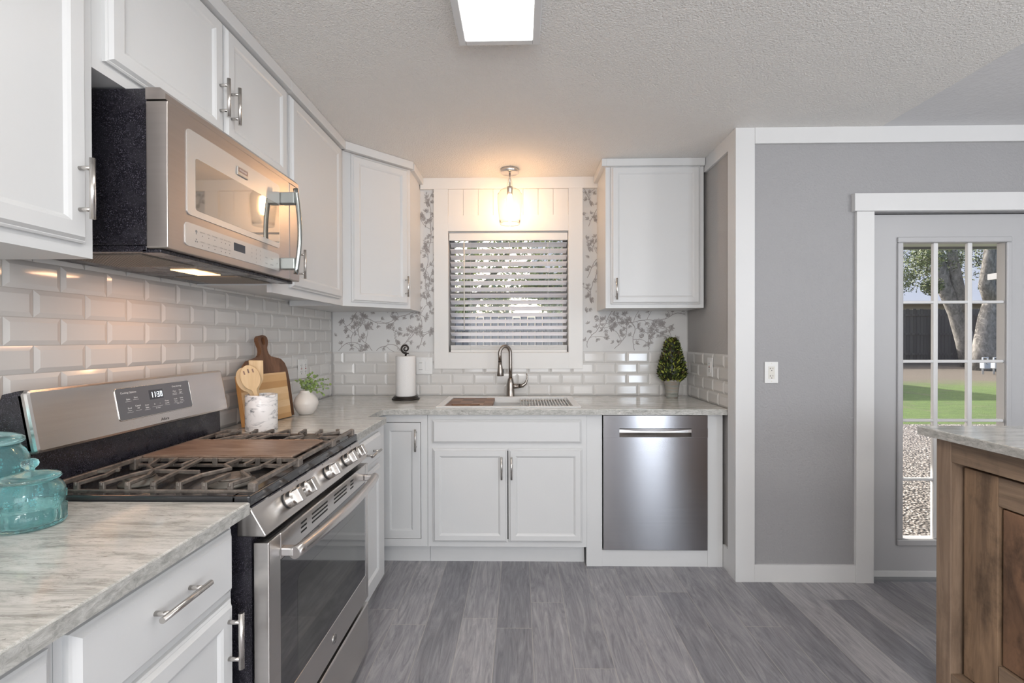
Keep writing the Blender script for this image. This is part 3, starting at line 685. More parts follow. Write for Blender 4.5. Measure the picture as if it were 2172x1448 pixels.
# wall cabinets
ZB, ZT = 1.505, 2.405
def crown(b, pts, z0=2.392, z1=H-.0008, t=.03):
    """flat fascia with a small projecting cap, following pts (outer line)"""
    for i, ((xa, ya), (xb, yb)) in enumerate(zip(pts, pts[1:])):
        L = math.hypot(xb-xa, yb-ya); F = frame(math.atan2(yb-ya, xb-xa), (xa, ya, 0))
        b.bbox((t*.6 if i and len(pts) == 4 else (t if i else 0), z0, -t), (L, z1, 0), .002, 1, F=F)
def wall_cabinets():
    X = -1.02; F = frame(FL, (X, 0, 0)); F2 = frame(FL, (X+.02, 0, 0))
    c = thing('wall_cabinet', 'white wall cabinet on the near side of the microwave, cut by the photo edge', 'cabinet', (-1.18, .7, ZB))
    MB().box((XL+.002, .3, ZB), (X, 1.105, H-.002)).build('carcass', M['cab'], c)
    d = door(c, F, .62, 1.535, 1.078, 2.385); pull(d, F2, 1.052, 1.655, .138)
    b = MB(); crown(b, [(-.99, .3), (-.99, 1.105)]); b.build('crown', M['cab'], c)
    c = thing('wall_cabinet', 'white two-door wall cabinet directly above the microwave', 'cabinet', (-1.18, 1.57, 1.96))
    MB().box((XL+.002, 1.1055, 1.962), (X, 2.0295, H-.002)).build('carcass', M['cab'], c)
    d = door(c, F, 1.133, 1.992, 1.583, 2.385); pull(d, F2, 1.556, 2.118, .128)
    d = door(c, F, 1.591, 1.992, 2.018, 2.385); pull(d, F2, 1.617, 2.118, .128)
    b = MB(); crown(b, [(-.99, 1.1055), (-.99, 2.0295)]); b.build('crown', M['cab'], c)
    c = thing('wall_cabinet', 'tall white wall cabinet between the microwave and the angled corner cabinet', 'cabinet', (-1.18, 2.36, ZB))
    MB().box((XL+.002, 2.03, ZB+.03), (X, 2.684, H-.002)).box((XL+.002, 1.912, ZB+.03), (X, 2.03, 1.961)).box((X-.02, 1.912, ZB), (X, 2.684, ZB+.03)).build('carcass', M['cab'], c)
    d = door(c, F, 2.055, 1.54, 2.632, 2.385); pull(d, F2, 2.105, 1.65, .13)
    b = MB(); crown(b, [(-.99, 2.03), (-.99, 2.66)]); b.build('crown', M['cab'], c)
    # angled corner cabinet
    c = thing('corner_wall_cabinet', 'angled white corner wall cabinet with its door facing diagonally', 'cabinet', (-1.1, 3.1, ZB))
    P0, P1 = (X, 2.686), (-.705, 3.005)
    b = MB(); b.prism([(XL+.002, 2.686), P0, P1, (-.705, 3.313), (XL+.002, 3.313)], ZB, H-.002); b.build('carcass', M['cab'], c)
    th = math.atan2(P1[1]-P0[1], P1[0]-P0[0]); FD = frame(th, (P0[0], P0[1], 0)); L = math.hypot(P1[0]-P0[0], P1[1]-P0[1])
    d = door(c, FD, .05, 1.53, L-.022, 2.385, fw=.05)
    n = FD.to_3x3() @ Vector((0, 0, 1)); pull(d, frame(th, (P0[0]+n.x*.02, P0[1]+n.y*.02, 0)), L-.046, 1.642, .128)
    b = MB(); crown(b, [(-.99, 2.66), (-.677, 2.985), (-.677, 3.286)]); b.build('crown', M['cab'], c)
    # right of the window
    c = thing('wall_cabinet', 'white wall cabinet hung right of the window above the topiary', 'cabinet', (.85, 3.15, ZB))
    MB().box((.54, 2.985, ZB), (1.1555, 3.313, H-.002)).build('carcass', M['cab'], c)
    G = frame(FB, (0, 2.985, 0)); d = door(c, G, .572, 1.529, 1.13, 2.396, fw=.047); pull(d, frame(FB, (0, 2.965, 0)), .602, 1.622, .135)
    b = MB(); crown(b, [(.512, 3.286), (.512, 2.957), (1.1555, 2.957)]); b.build('crown', M['cab'], c)
wall_cabinets()

# ------------------------------------------------------------------ microwave over the range
def rrect(x0, y0, x1, y1, r, n=5):
    P = []
    for cx, cy, a in ((x1-r, y0+r, -PI/2), (x1-r, y1-r, 0), (x0+r, y1-r, PI/2), (x0+r, y0+r, PI)):
        for k in range(n+1):
            t = a+PI/2*k/n; P.append((cx+r*math.cos(t), cy+r*math.sin(t)))
    return P
def microwave():
    w = thing('microwave', 'stainless over-the-range microwave with black sides and mirrored window', 'microwave', (-1.12, 1.545, 1.545))
    MB().bbox((XL+.004, 1.192, 1.556), (-.957, 1.900, 1.957), .002).build('housing', M['enamel'], w)
    F = frame(FL, (-.90, 1.187, 1.546)); W, Hh = .718, .410
    b = MB(F)
    b.prism(rrect(0, 0, .633, .378, .006), -.056, 0)
    b.bbox((.635, 0, -.056), (W, .378, 0), .004)
    b.build('front_panel', M['steelmw'], w, bev=.002)
    v = MB(F)      # sloping vent band along the top
    prof = [(-.056, .380), (-.004, .380), (-.004, .395), (-.018, .410), (-.056, .411)]
    vs = [(u, y, n) for u in (0, W) for n, y in prof]; k = len(prof)
    v.add(vs, [tuple(range(k)), tuple(range(k, 2*k))[::-1]]+[(i, (i+1) % k+0, k+(i+1) % k, k+i)[::-1] for i in range(k)])
    v.build('vent_band', M['steelmw'], w)
    b = MB(F); b.prism(rrect(.068, .106, .556, .339, .012), 0, .0025); f = b.build('window_border', M['mwframe'], w)
    b = MB(F); b.prism(rrect(.100, .124, .552, .268, .008), .0025, .003); b.build('window_glass', M['mwglass'], f)
    b = MB(F); b.prism(rrect(.060, .021, .553, .084, .010), 0, .002); p = b.build('control_panel', M['mwframe'], w)
    b = MB(F); b.box((.274, .046, .002), (.334, .071, .0026)); b.build('clock_display', M['lcd'], p)
    t = MB(F)
    for u0, words in ((.128, ('popcorn', 'reheat')), (.155, ('pizza', 'melt')), (.182, ('beverage', 'potato')), (.212, ('cook', 'soften')), (.232, ('defrost', 'keep')), (.252, ('sensor', 'warm'))):
        for wd, vv in zip(words, (.068, .041)):
            text_into(t, wd, .0062, u0, vv, F, .0024)
            t.prism([(u0+.0016*math.cos(a*PI/4), vv-.010+.0016*math.sin(a*PI/4)) for a in range(8)], .002, .0024)
    for i, ch in enumerate('123456789'):
        text_into(t, ch, .009, .372+.026*(i % 3), .070-.014*(i//3), F, .0024)
    for wd, u0, vv in (('0', .398, .028), ('start', .462, .056), ('stop', .462, .036), ('timer', .500, .056), ('power', .500, .036), ('off', .535, .046)):
        text_into(t, wd, .0075, u0, vv, F, .0024)
    t.prism([(.103+.004*math.cos(a*PI/6), .066+.004*math.sin(a*PI/6)) for a in range(12)], .002, .0024); t.box((.1015, .058, .002), (.1045, .0615, .0024))
    for a in range(3):
        q = PI/2+a*2*PI/3; t.prism([(.103+.006*math.cos(q+d)*r, .040+.006*math.sin(q+d)*r) for d, r in ((-.4, .3), (-.4, 1), (.4, 1), (.4, .3))], .002, .0024)
    t.build('panel_print', M['mid_print'], p)
    b = MB(F); b.bbox((.289, .289, .0025), (.347, .317, .007), .002); g = b.build('badge', M['chrome'], w)
    t = MB(F); t.box((.293, .300, .007), (.343, .313, .0074)); t.build('badge_field', flat('badge_red_grey', (.30, .22, .20), .3, .5), g)
    t = MB(F); text_into(t, 'FRIGIDAIRE', .0078, .318, .3065, F, .0076); text_into(t, 'PROFESSIONAL', .0046, .318, .2955, F, .0072); t.build('badge_lettering', M['white'], g)
    # bowed handle on two plates
    b = MB(F)
    pts = [(.577, .012+.322*k/16, .052+.016*math.sin(PI*k/16)) for k in range(17)]
    b.tube(pts, .0085, 14)
    h = b.build('handle', M['mwhandle'], w); h['label'] = 'bowed tubular handle'
    for v0 in (.030, .276):
        q = MB(F); q.bbox((.560, v0, 0), (.594, v0+.042, .054), .003); q.build('handle_bracket', flat('grey_bracket_metal', (.33, .35, .34), .35, .6), h)
    # underside
    b = MB(); b.bbox((-1.318, 1.196, 1.5385), (-.962, 1.896, 1.5558), .002).bbox((-.975, 1.196, 1.5365), (-.925, 1.896, 1.5455), .002)
    u = b.build('base_tray', M['enamel'], w)
    for y in (1.225, 1.665):
        q = MB(); q.box((-1.235, y, 1.5362), (-1.0, y+.20, 1.5384))
        for k in range(24): q.box((-1.235, y+.004+k*.0082, 1.5352), (-1.0, y+.006+k*.0082, 1.5362))
        for k in range(26): q.box((-1.232+k*.009, y, 1.5352), (-1.230+k*.009, y+.2, 1.5362))
        q.build('grease_filter', M['mesh'], u)
    q = MB(); q.box((-1.13, 1.50, 1.5365), (-1.05, 1.63, 1.5384)); q.build('lamp_lens', M['hoodlamp'], u)
microwave()
lamp('hood_light', 'AREA', (-1.09, 1.565, 1.532), .9, (1, .52, .30), .07, .12)

# ------------------------------------------------------------------ gas range
def gas_range():
    w = thing('gas_range', 'stainless freestanding gas range with cast iron grates and a centre griddle', 'range', (-.98, 1.522, 0))
    y0, y1 = 1.1435, 1.9085
    MB().box((XL+.03, y0+.003, .03), (-.665, y1-.003, .8985)).build('body', M['enamel'], w)
    MB().box((XL+.06, y0+.02, 0), (-.72, y1-.02, .03)).build('plinth', M['blackplastic'], w)
    b = MB()     # cooktop tray with raised lip
    zt = .9265
    b.bbox((XL+.07, y0, .899), (-.668, y1, .912), .003).bbox((-.715, y0, .905), (-.668, y1, zt), .005, 3)
    b.bbox((XL+.07, y0, .905), (-.70, y0+.026, zt), .005, 3).bbox((XL+.07, y1-.026, .905), (-.70, y1, zt), .005, 3)
    top = b.build('cooktop', M['enamel2'], w)
    # burners
    for x, y, r in ((-.80, 1.29, .044), (-1.06, 1.29, .036), (-.80, 1.785, .052), (-1.06, 1.785, .036), (-.93, 1.545, .03)):
        q = MB(); q.lathe([(r+.014, 0), (r+.014, .006), (r+.004, .010), (r+.002, .017), (r, .018), (.0, .018)], (x, y, .912), 28)
        for k in range(20):
            a = k*2*PI/20; q.box((x+math.cos(a)*(r+.001)-.0015, y+math.sin(a)*(r+.001)-.0015, .921), (x+math.cos(a)*(r+.001)+.0015, y+math.sin(a)*(r+.001)+.0015, .928))
        q = q.build('burner', M['burner'], w)
        c = MB(); c.lathe([(r-.002, .018), (r, .020), (r-.002, .0235), (r-.012, .025), (0, .025)], (x, y, .912), 28); c.build('burner_cap', M['iron'], q)
    # grates
    zr, zg = .931, .950
    def bar(b, p, q, wd=.0085, h=.011, z=None):
        (xa, ya), (xb, yb) = p, q; z = zg if z is None else z; L = math.hypot(xb-xa, yb-ya); F = frame(math.atan2(yb-ya, xb-xa), (xa, ya, z))
        b.bbox((-.002, -h, -wd/2), (L+.002, 0, wd/2), .002, 1, F=F)
    xb, xf = -1.185, -.682
    def grate(ya, yb, flip):
        b = MB(); A = lambda y: (ya+yb-y) if flip else y       # mirror across the section
        P = lambda x, t: (x, A(ya+(yb-ya)*t))
        for x in (xb, xf): bar(b, P(x, 0), P(x, 1), .011, .014)
        for t in (0.01, .99): bar(b, P(xb, t), P(xf, t), .009, .010, zr)
        for x in (xb, xf):
            for t in (.03, .97): 
                px, py = P(x, t); b.bbox((px-.010, py-.010, .9125), (px+.010, py+.010, zg-.001), .003, 1)
        n = 7; xs = [xb+(xf-xb)*(k+.75)/(n+.6) for k in range(n)]
        for k, x in enumerate(xs):
            for t in (0.02, .98):
                px, py = P(x, t); b.bbox((px-.007, py-.004, zr-.006), (px+.007, py+.004, zg), .0015, 1)
        def path(pts): 
            for p, q in zip(pts, pts[1:]): bar(b, P(*p), P(*q))
        s = .034
        path([(xs[0], 0), (xs[0]+.01, .30), (xs[0]-.02, .62)])
        path([(xs[1], 0), (xs[1]+.015, .34), (xs[1]+.035, .50), (xs[1]-.012, .66), (xs[0]+.02, 1)])
        path([(xs[1]+.01, 1), (xs[1]+.035, .72), (xs[2]-.03, .5), (xs[2]-.005, .3), (xs[2], 0)])
        path([(xs[3], 0), (xs[3]-.02, .5), (xs[3]-.045, 1)])
        path([(xs[2]+.01, 1), (xs[2]+.012, .72)])
        path([(xs[4], 0), (xs[4]+.005, .32), (xs[4]+.045, .58), (xs[4]+.005, .72), (xs[4]+.01, 1)])
        path([(xs[5], 0), (xs[5]+.01, .36)]); path([(xs[5]-.01, 1), (xs[5]-.005, .74)])
        path([(xs[6], 0), (xs[6]+.02, .22), (xs[5]+.03, .45), (xs[5]+.055, .62), (xs[6]-.015, 1)])
        path([(xs[3]-.09, .48), (xs[3]+.045, .44)]); path([(xs[6]-.01, .72), (xf, .66)]); path([(xb, .45), (xb+.05, .52)])
        return b
    grate(1.176, 1.428, False).build('grate', M['iron'], w)
    grate(1.684, 1.886, True).build('grate', M['iron'], w)
    b = MB()
    for x in (xb, xf): bar(b, (x, 1.432), (x, 1.680), .011, .014)
    for y in (1.436, 1.676):
        bar(b, (xb, y), (xf, y), .007, .012, zg-.004)
        for x in (xb, xf): b.bbox((x-.009, y-.007, .9125), (x+.009, y+.007, zg-.001), .003, 1)
    b.build('centre_grate', M['iron'], w)
    b = MB(); b.bbox((xb+.008, 1.441, zg-.006), (xf-.024, 1.671, zg+.002), .003)
    for y in (1.443, 1.665): b.bbox((xb+.01, y, zg+.0015), (xf-.026, y+.004, zg+.0035), .001, 1)
    o = b.build('griddle', M['griddle'], w); o['label'] = 'brown seasoned griddle plate'
    # backguard
    b = MB()
    side = [(XL+.031, .905), (-1.232, .905), (-1.236, 1.02), (-1.214, 1.034), (-1.242, 1.186), (XL+.045, 1.176), (XL+.031, 1.14)]
    F = Matrix(((1, 0, 0, 0), (0, 0, 1, 0), (0, 1, 0, 0), (0, 0, 0, 1)))   # (x, z, y) -> world
    b.prism(side, y0, y1, F=F)
    bg = b.build('backguard', M['enamel'], w)
    o3 = Vector((-1.197, y0, 1.028)); vd = Vector((-.030, 0, .160)).normalized(); nd = Vector((0, 1, 0)).cross(vd)
    FP = Matrix(((0, vd.x, nd.x, o3.x), (1, vd.y, nd.y, o3.y), (0, vd.z, nd.z, o3.z), (0, 0, 0, 1)))
    b = MB(FP); b.prism(rrect(0, 0, y1-y0, .163, .012), -.03, 0); p = b.build('backguard_panel', M['steel'], w, bev=.008)
    b = MB(FP); b.prism(rrect(.248, .040, .560, .136, .007), 0, .0016); ds = b.build('display', M['display'], p)
    b = MB(FP); b.tube([(x, y, .001) for x, y in rrect(.247, .039, .561, .137, .008)], .0014, 6, closed=True); b.build('display_rim', M['chrome'], p)
    n = .0019; t = MB(FP)
    for wd, u, v, sz in (('Cooking Options', .294, .122, .0085), ('Bake', .289, .101, .0075), ('Start', .318, .104, .0075), ('Broil', .289, .073, .0075), ('Warm', .289, .066, .005), ('Cancel', .321, .077, .0075), ('Off', .321, .069, .0065),
                         ('Conv', .356, .074, .0072), ('Bake', .356, .066, .0072), ('+', .388, .072, .011), ('-', .411, .073, .011), ('Set Clock', .400, .059, .005), ('Timer', .442, .077, .0072), ('On/Off', .442, .069, .0062),
                         ('Oven Settings', .499, .122, .008), ('Clean', .484, .105, .0068), ('Self Clean', .484, .098, .005), ('Oven', .513, .107, .0068), ('Light', .513, .099, .0068), ('Cook', .483, .078, .0068), ('Time', .483, .070, .0068), ('Delay', .512, .079, .0068), ('Time', .512, .071, .0068), ('Lock Control', .500, .061, .005)):
        text_into(t, wd, sz, u, v, FP, n)
    for u, v in ((.289, .094), (.318, .097), (.289, .060), (.321, .062), (.356, .059), (.388, .064), (.411, .064), (.442, .063), (.484, .093), (.513, .093), (.483, .064), (.512, .065)):
        t.box((u-.011, v, .0016), (u+.011, v+.0006, n))
    t.build('panel_print', M['lettering'], ds)
    q = MB(FP); q.box((.372, .089, .0014), (.432, .120, .0018)); q.build('clock_window', M['lcd'], ds)
    q = MB(FP)       # seven-segment 11:30
    segs = {'1': 'bc', '3': 'abcdg', '0': 'abcdef'}
    def digit(ch, u, v, wd=.0085, h=.018, th=.0022):
        S = {'a': (0, h-th, wd, h), 'd': (0, 0, wd, th), 'g': (0, h/2-th/2, wd, h/2+th/2), 'b': (wd-th, h/2, wd, h), 'c': (wd-th, 0, wd, h/2), 'f': (0, h/2, th, h), 'e': (0, 0, th, h/2)}
        for c in segs[ch]: x0, z0, x1, z1 = S[c]; q.box((u+x0, v+z0, .0018), (u+x1, v+z1, .0022))
    for ch, u in (('1', .378), ('1', .390), ('3', .406), ('0', .419)): digit(ch, u, .095)
    for v in (.100, .107): q.box((.402, v, .0018), (.4037, v+.0018, .0022))
    q.build('clock_digits', M['digits'], ds)
    t = MB(FP); SK = FP @ Matrix(((1, .25, 0, 0), (0, 1, 0, 0), (0, 0, 1, 0), (0, 0, 0, 1))); text_into(t, 'Adora', .014, .418, .018, SK, .0004); t.build('lettering', M['dark_print'], p)
    # slanted knob panel
    o3 = Vector((-.666, y0, .8985)); o4 = Vector((-.627, y0, .826)); vd = (o3-o4).normalized(); nd = Vector((0, 1, 0)).cross(vd); L = (o3-o4).length
    FK = Matrix(((0, vd.x, nd.x, o4.x), (1, vd.y, nd.y, o4.y), (0, vd.z, nd.z, o4.z), (0, 0, 0, 1)))
    b = MB(); b.prism([(-.700, .8985), (-.667, .8985), (-.627, .830), (-.630, .8255), (-.700, .8255)], y0, y1, F=F)
    kp = b.build('control_panel', M['steel'], w, bev=.004)
    for yk in (1.292, 1.382, 1.560, 1.722, 1.818):
        u = yk-y0; v = .043; q = MB(FK)
        q.cyl((u, v, 0), (u, v, .004), .0225, seg=30); k = q.build('knob', M['blackplastic'], w)  # black ring in place of the shadow behind the knob
        q = MB(FK)
        q.tube([(u, v, z) for z in (.004, .008, .022, .0235, .0235, .029)], [.0225, .0225, .0222, .022, .0205, .0195], 32)
        q.bbox((u-.0120, v-.0200, .026), (u+.0120, v+.0200, .047), .003)
        q.build('knob_grip', M['nickel'], k)
        q = MB(FK); q.prism([(u-.003, v+.0345), (u+.003, v+.0345), (u, v+.031)], .0001, .0005); q.build('knob_marker', M['dark_print'], k)
    # oven door
    FO = frame(FL, (-.620, y0, 0)); dw = y1-y0-.012; zb, zt = .268, .811
    gx0, gx1, gz0, gz1 = .058, .718, .372, .742
    b = MB(FO)
    b.box((0, zb, -.040), (gx0, zt, 0)).box((gx1, zb, -.040), (dw, zt, 0)).box((gx0, zb, -.040), (gx1, gz0, 0)).box((gx0, gz1, -.040), (gx1, zt, 0))
    do = b.build('oven_door', M['steel'], w, bev=.003)
    q = MB(FO); q.box((gx0+.0005, gz0+.0005, -.03), (gx1-.0005, gz1-.0005, -.0012)); gl = q.build('door_glass', M['ovenglass'], do)
    q = MB(FO); q.prism(rrect(.15, gz0+.012, .62, .655, .02), -.0012, -.0009); q.build('inner_window', M['ovenwindow'], gl)
    for ua, ub in ((.170, .205), (.240, .352), (.405, .517), (.555, .585)):
        q = MB(FO)
        for k in range(3): q.box((ua, .765+k*.0125, -.002), (ub, .770+k*.0125, .0004))
        q.build('vent', M['black'], do)
    q = MB(FO)
    for k in range(2): q.box((.02, zt-.001, -.014-k*.010), (.11, zt+.0006, -.010-k*.010))
    q.build('vent', M['black'], do)
    q = MB(FO); ua, ub, zh = .055, .725, .762
    pts = []; N = 22
    for k in range(N+1):
        s = k/N; pts.append((ua+(ub-ua)*s, zh, .036+.022*math.sin(PI*s)**.7))
    q.tube(pts, [.0160]*(N+1), 18)
    h = q.build('handle', M['steel'], do); h['label'] = 'curved towel-bar oven handle'
    for u in (ua+.012, ub-.012):
        q = MB(FO); q.bbox((u-.012, zh-.010, 0), (u+.012, zh+.012, .034), .003); q.build('handle_bracket', M['chrome'], h)
    q = MB(FO); cu, cz = .402, .318
    q.cyl((cu, cz, 0), (cu, cz, .0022), .0165, seg=32); lg = q.build('logo_badge', M['chrome'], do)
    q = MB(FO); q.tube([(cu+.0132*math.cos(a*PI/14), cz+.0132*math.sin(a*PI/14), .0022) for a in range(28)], .0007, 5, closed=True); text_into(q, 'GE', .014, cu, cz, FO, .0025)
    q.build('logo_lettering', M['dark_print'], lg)
    b = MB(FO); b.bbox((.0, .055, -.04), (dw, .247, 0), .005); b.build('storage_drawer', M['steel'], w)
gas_range()

# ------------------------------------------------------------------ sink, tap and what stands by them
def sink_things():
    z = HC+.0003
    s = thing('sink', 'white workstation sink set into the back worktop under the window', 'sink', (-.07, 2.96, HC))
    x0, x1, y0, y1 = -.492, .350, 2.712, 3.205
    ix0, ix1, iy0, iy1 = -.450, .308, 2.752, 3.160
    b = MB(); zt = z+.006
    for a, c in (((x0, y0, z), (x1, iy0, zt)), ((x0, iy1, z), (x1, y1, zt)), ((x0, iy0, z), (ix0, iy1, zt)), ((ix1, iy0, z), (x1, iy1, zt))): b.box(a, c)
    b.build('rim', M['sink'], s, bev=.002)
    b = MB(); zb = .70
    b.box((ix0, iy0-.004, zb), (ix1, iy0, z)).box((ix0, iy1, zb), (ix1, iy1+.004, z)).box((ix0-.004, iy0, zb), (ix0, iy1, z)).box((ix1, iy0, zb), (ix1+.004, iy1, z)).box((ix0, iy0, zb-.004), (ix1, iy1, zb))
    b.box((ix0, iy0, z-.034), (ix1, iy0+.010, z-.022)).box((ix0, iy1-.010, z-.034), (ix1, iy1, z-.022))
    b.build('basin', M['sink'], s)
    b = MB(); b.lathe([(.045, 0), (.045, .004), (.03, .002), (0, .002)], (-.07, 2.96, zb), 24); b.build('drain', M['chrome'], s)
    b = MB(); zl = z-.0205
    b.bbox((ix0+.001, iy0+.002, zl), (-.172, iy1-.002, z+.002), .003)
    o = b.build('sink_board', M['sinkboard']); tag(o, 'dark patched wood cutting board laid over the sink basin', 'cutting board')
    g = MB(); g.prism([(-.405, 2.80), (-.255, 2.80), (-.245, 2.808), (-.245, 2.815), (-.41, 2.815), (-.413, 2.808)], z+.0015, z+.0085); gg = g.build('finger_lip', M['walnut_edge'], o); gg['label'] = 'reddish raised grip strip'
    r = thing('drying_rack', 'roll-up steel rod drying rack over the sink basin', 'drying rack', (.16, 2.96, HC))
    xs = [.0 + k*.0182 for k in range(17)]
    for x in xs:
        q = MB(); q.tube([(x, iy0+.002, z-.016), (x, iy0+.006, z-.006), (x, iy0+.02, z-.004), (x, iy1-.02, z-.004), (x, iy1-.006, z-.006), (x, iy1-.002, z-.016)], .004, 8); q.build('rod', M['nickel'], r)
    for y in (iy0+.005, iy1-.005):
        q = MB(); q.bbox((xs[0]-.004, y-.003, z-.0215), (xs[-1]+.004, y+.003, z-.0135), .001, 1); q.build('end_strip', M['nickel'], r)
    # faucet
    f = thing('faucet', 'brushed nickel gooseneck kitchen faucet standing behind the sink', 'faucet', (-.069, 3.250, HC))
    cx, cy = -.069, 3.250
    b = MB(); b.lathe([(.030, 0), (.030, .004), (.0285, .008), (.027, .05), (.0255, .085), (.019, .118), (.0155, .125)], (cx, cy, HC+.0004), 28); b.build('body', M['faucet'], f)
    pts = [(cx, cy, HC+.12), (cx, cy, HC+.20), (cx, cy, HC+.27)]
    R = .042; ux, uy = -.86, -.5
    for k in range(1, 15):
        a = PI*k/14*1.05; r = R*(1-math.cos(a)); pts.append((cx+ux*r, cy+uy*r, HC+.295+R*1.25*math.sin(a)))
    e = Vector(pts[-1]); d = (e-Vector(pts[-2])).normalized(); e2 = e+d*.045; pts.append(tuple(e2))
    b = MB(); b.tube(pts, .0125, 18); b.build('gooseneck', M['faucet'], f)
    b = MB(); b.tube([e2-d*.002, e2+d*.003], .0129, 18); hd = b.build('spray_collar', M['blackplastic'], f)
    b = MB(); q = e2+d*.003; b.tube([q, q+d*.02, q+d*.055, q+d*.088, q+d*.094], [.0128, .0145, .0195, .0245, .0225], 22); hd = b.build('spray_head', M['faucet'], f)
    q2 = q+d*.094; b = MB(); b.tube([q2, q2+d*.001], .012, 14); b.build('nozzle', M['blackplastic'], hd)
    b = MB(); qq = q+d*.06; b.bbox((qq.x+.014, qq.y-.006, qq.z-.012), (qq.x+.024, qq.y+.004, qq.z+.012), .003); b.build('spray_button', M['blackplastic'], hd)
    b = MB(); zl = HC+.070; b.tube([(cx+.01, cy, zl), (cx+.03, cy-.002, zl+.001), (cx+.062, cy-.004, zl+.003)], [.017, .017, .0165], 20); lv = b.build('lever_hub', M['faucet'], f)
    b = MB(); b.tube([(cx+.062, cy-.004, zl+.002), (cx+.085, cy-.005, zl+.006), (cx+.105, cy-.006, zl+.022), (cx+.115, cy-.007, zl+.050), (cx+.114, cy-.007, zl+.078), (cx+.110, cy-.007, zl+.090)], [.0155, .0135, .010, .007, .005, .0025], 14); b.build('lever', M['faucet'], lv)
    # paper towels
    p = thing('paper_towel_holder', 'dark bronze paper towel stand with a spiral finial on the back worktop', 'paper towel holder', (-.760, 3.10, HC))
    cx, cy = -.760, 3.10
    b = MB(); b.lathe([(.090, .0004), (.092, .006), (.086, .011), (.081, .013), (.082, .017), (.076, .022), (.02, .0235), (0, .0235)], (cx, cy, HC), 44); b.build('base', M['iron_black'], p)
    b = MB(); b.cyl((cx, cy, HC+.02), (cx, cy, HC+.312), .006, seg=12)
    sp = []
    for k in range(46):
        t = k/45; a = -PI/2-.1+t*(2*PI*1.55); r = .0300*(1-t)+.006*t
        sp.append((cx-.001-r*math.cos(a)*1.0, cy, HC+.335+r*math.sin(a)))
    b.tube([(cx-.0, cy, HC+.296), (cx+.004, cy, HC+.302)]+sp, [.007, .0075]+[.0072-.003*(k/45) for k in range(46)], 10)
    b.tube([(cx+.022, cy, HC+.303), (cx+.008, cy, HC+.303), (cx, cy, HC+.306)], [.003, .006, .0065], 8)
    b.build('finial_rod', M['iron_black'], p)
    b = MB(); b.lathe([(.020, .0238), (.0638, .0238), (.0648, .028), (.0648, .282), (.0635, .286), (.020, .286), (.020, .0238)], (cx, cy, HC), 48)
    o = b.build('paper_towel_roll', M['paper']); tag(o, 'white paper towel roll standing on the spiral-topped bronze holder', 'paper towels')
sink_things()

# ------------------------------------------------------------------ things on the worktop beside the range
def tilt_frame(theta, o, lean, roll=0.):
    """frame standing at o, leaning back (away from n) by lean and rolled in its own plane"""
    F = frame(theta, o)
    return F @ Matrix.Rotation(-lean, 4, 'X') @ Matrix.Rotation(roll, 4, 'Z')
def boards():
    th = math.atan2(.306, .063); F = tilt_frame(th, (-1.235, 2.085, HC+.0038), .155)
    b = MB(F); L, Hh = .312, .232
    b.bbox((.006, 0, -.020), (L, Hh, 0), .003)
    o = b.build('cutting_board', M['striped']); tag(o, 'rectangular striped light wood cutting board leaning behind the marble crock', 'cutting board')
    q = MB(F); q.bbox((0, 0, -.020), (.006, Hh, 0), .002); e = q.build('edge_strip', M['edgewood'], o); e['label'] = 'orange wood edge'
    F2 = tilt_frame(th, (-1.235, 2.085, HC+.0075), .155)
    b = MB(F2); uc = .21
    half = [(.150, 0), (.152, .10), (.151, .19), (.146, .24), (.133, .275), (.108, .298), (.07, .307), (.042, .313), (.028, .325), (.022, .342), (.022, .357), (.029, .374), (.034, .392), (.031, .408), (.020, .418), (.0, .421)]
    hole = [(0, .412), (.006, .410), (.0105, .402), (.012, .391), (.0105, .380), (.006, .372), (0, .370)]
    for sg in (1, -1):
        P = [(0, 0)]+half+hole; P = [(uc+sg*x, y) for x, y in P]
        if sg < 0: P = P[::-1]
        n = len(P); k0 = len(b.f); b.prism(P, -.046, -.024)
        for i in range(k0+2, len(b.f)): b.mi[i] = 1
    o = b.build('paddle_board', [M['walnut'], M['walnut_edge']]); tag(o, 'dark walnut paddle board with a looped handle, leaning against the tiles', 'cutting board')
boards()

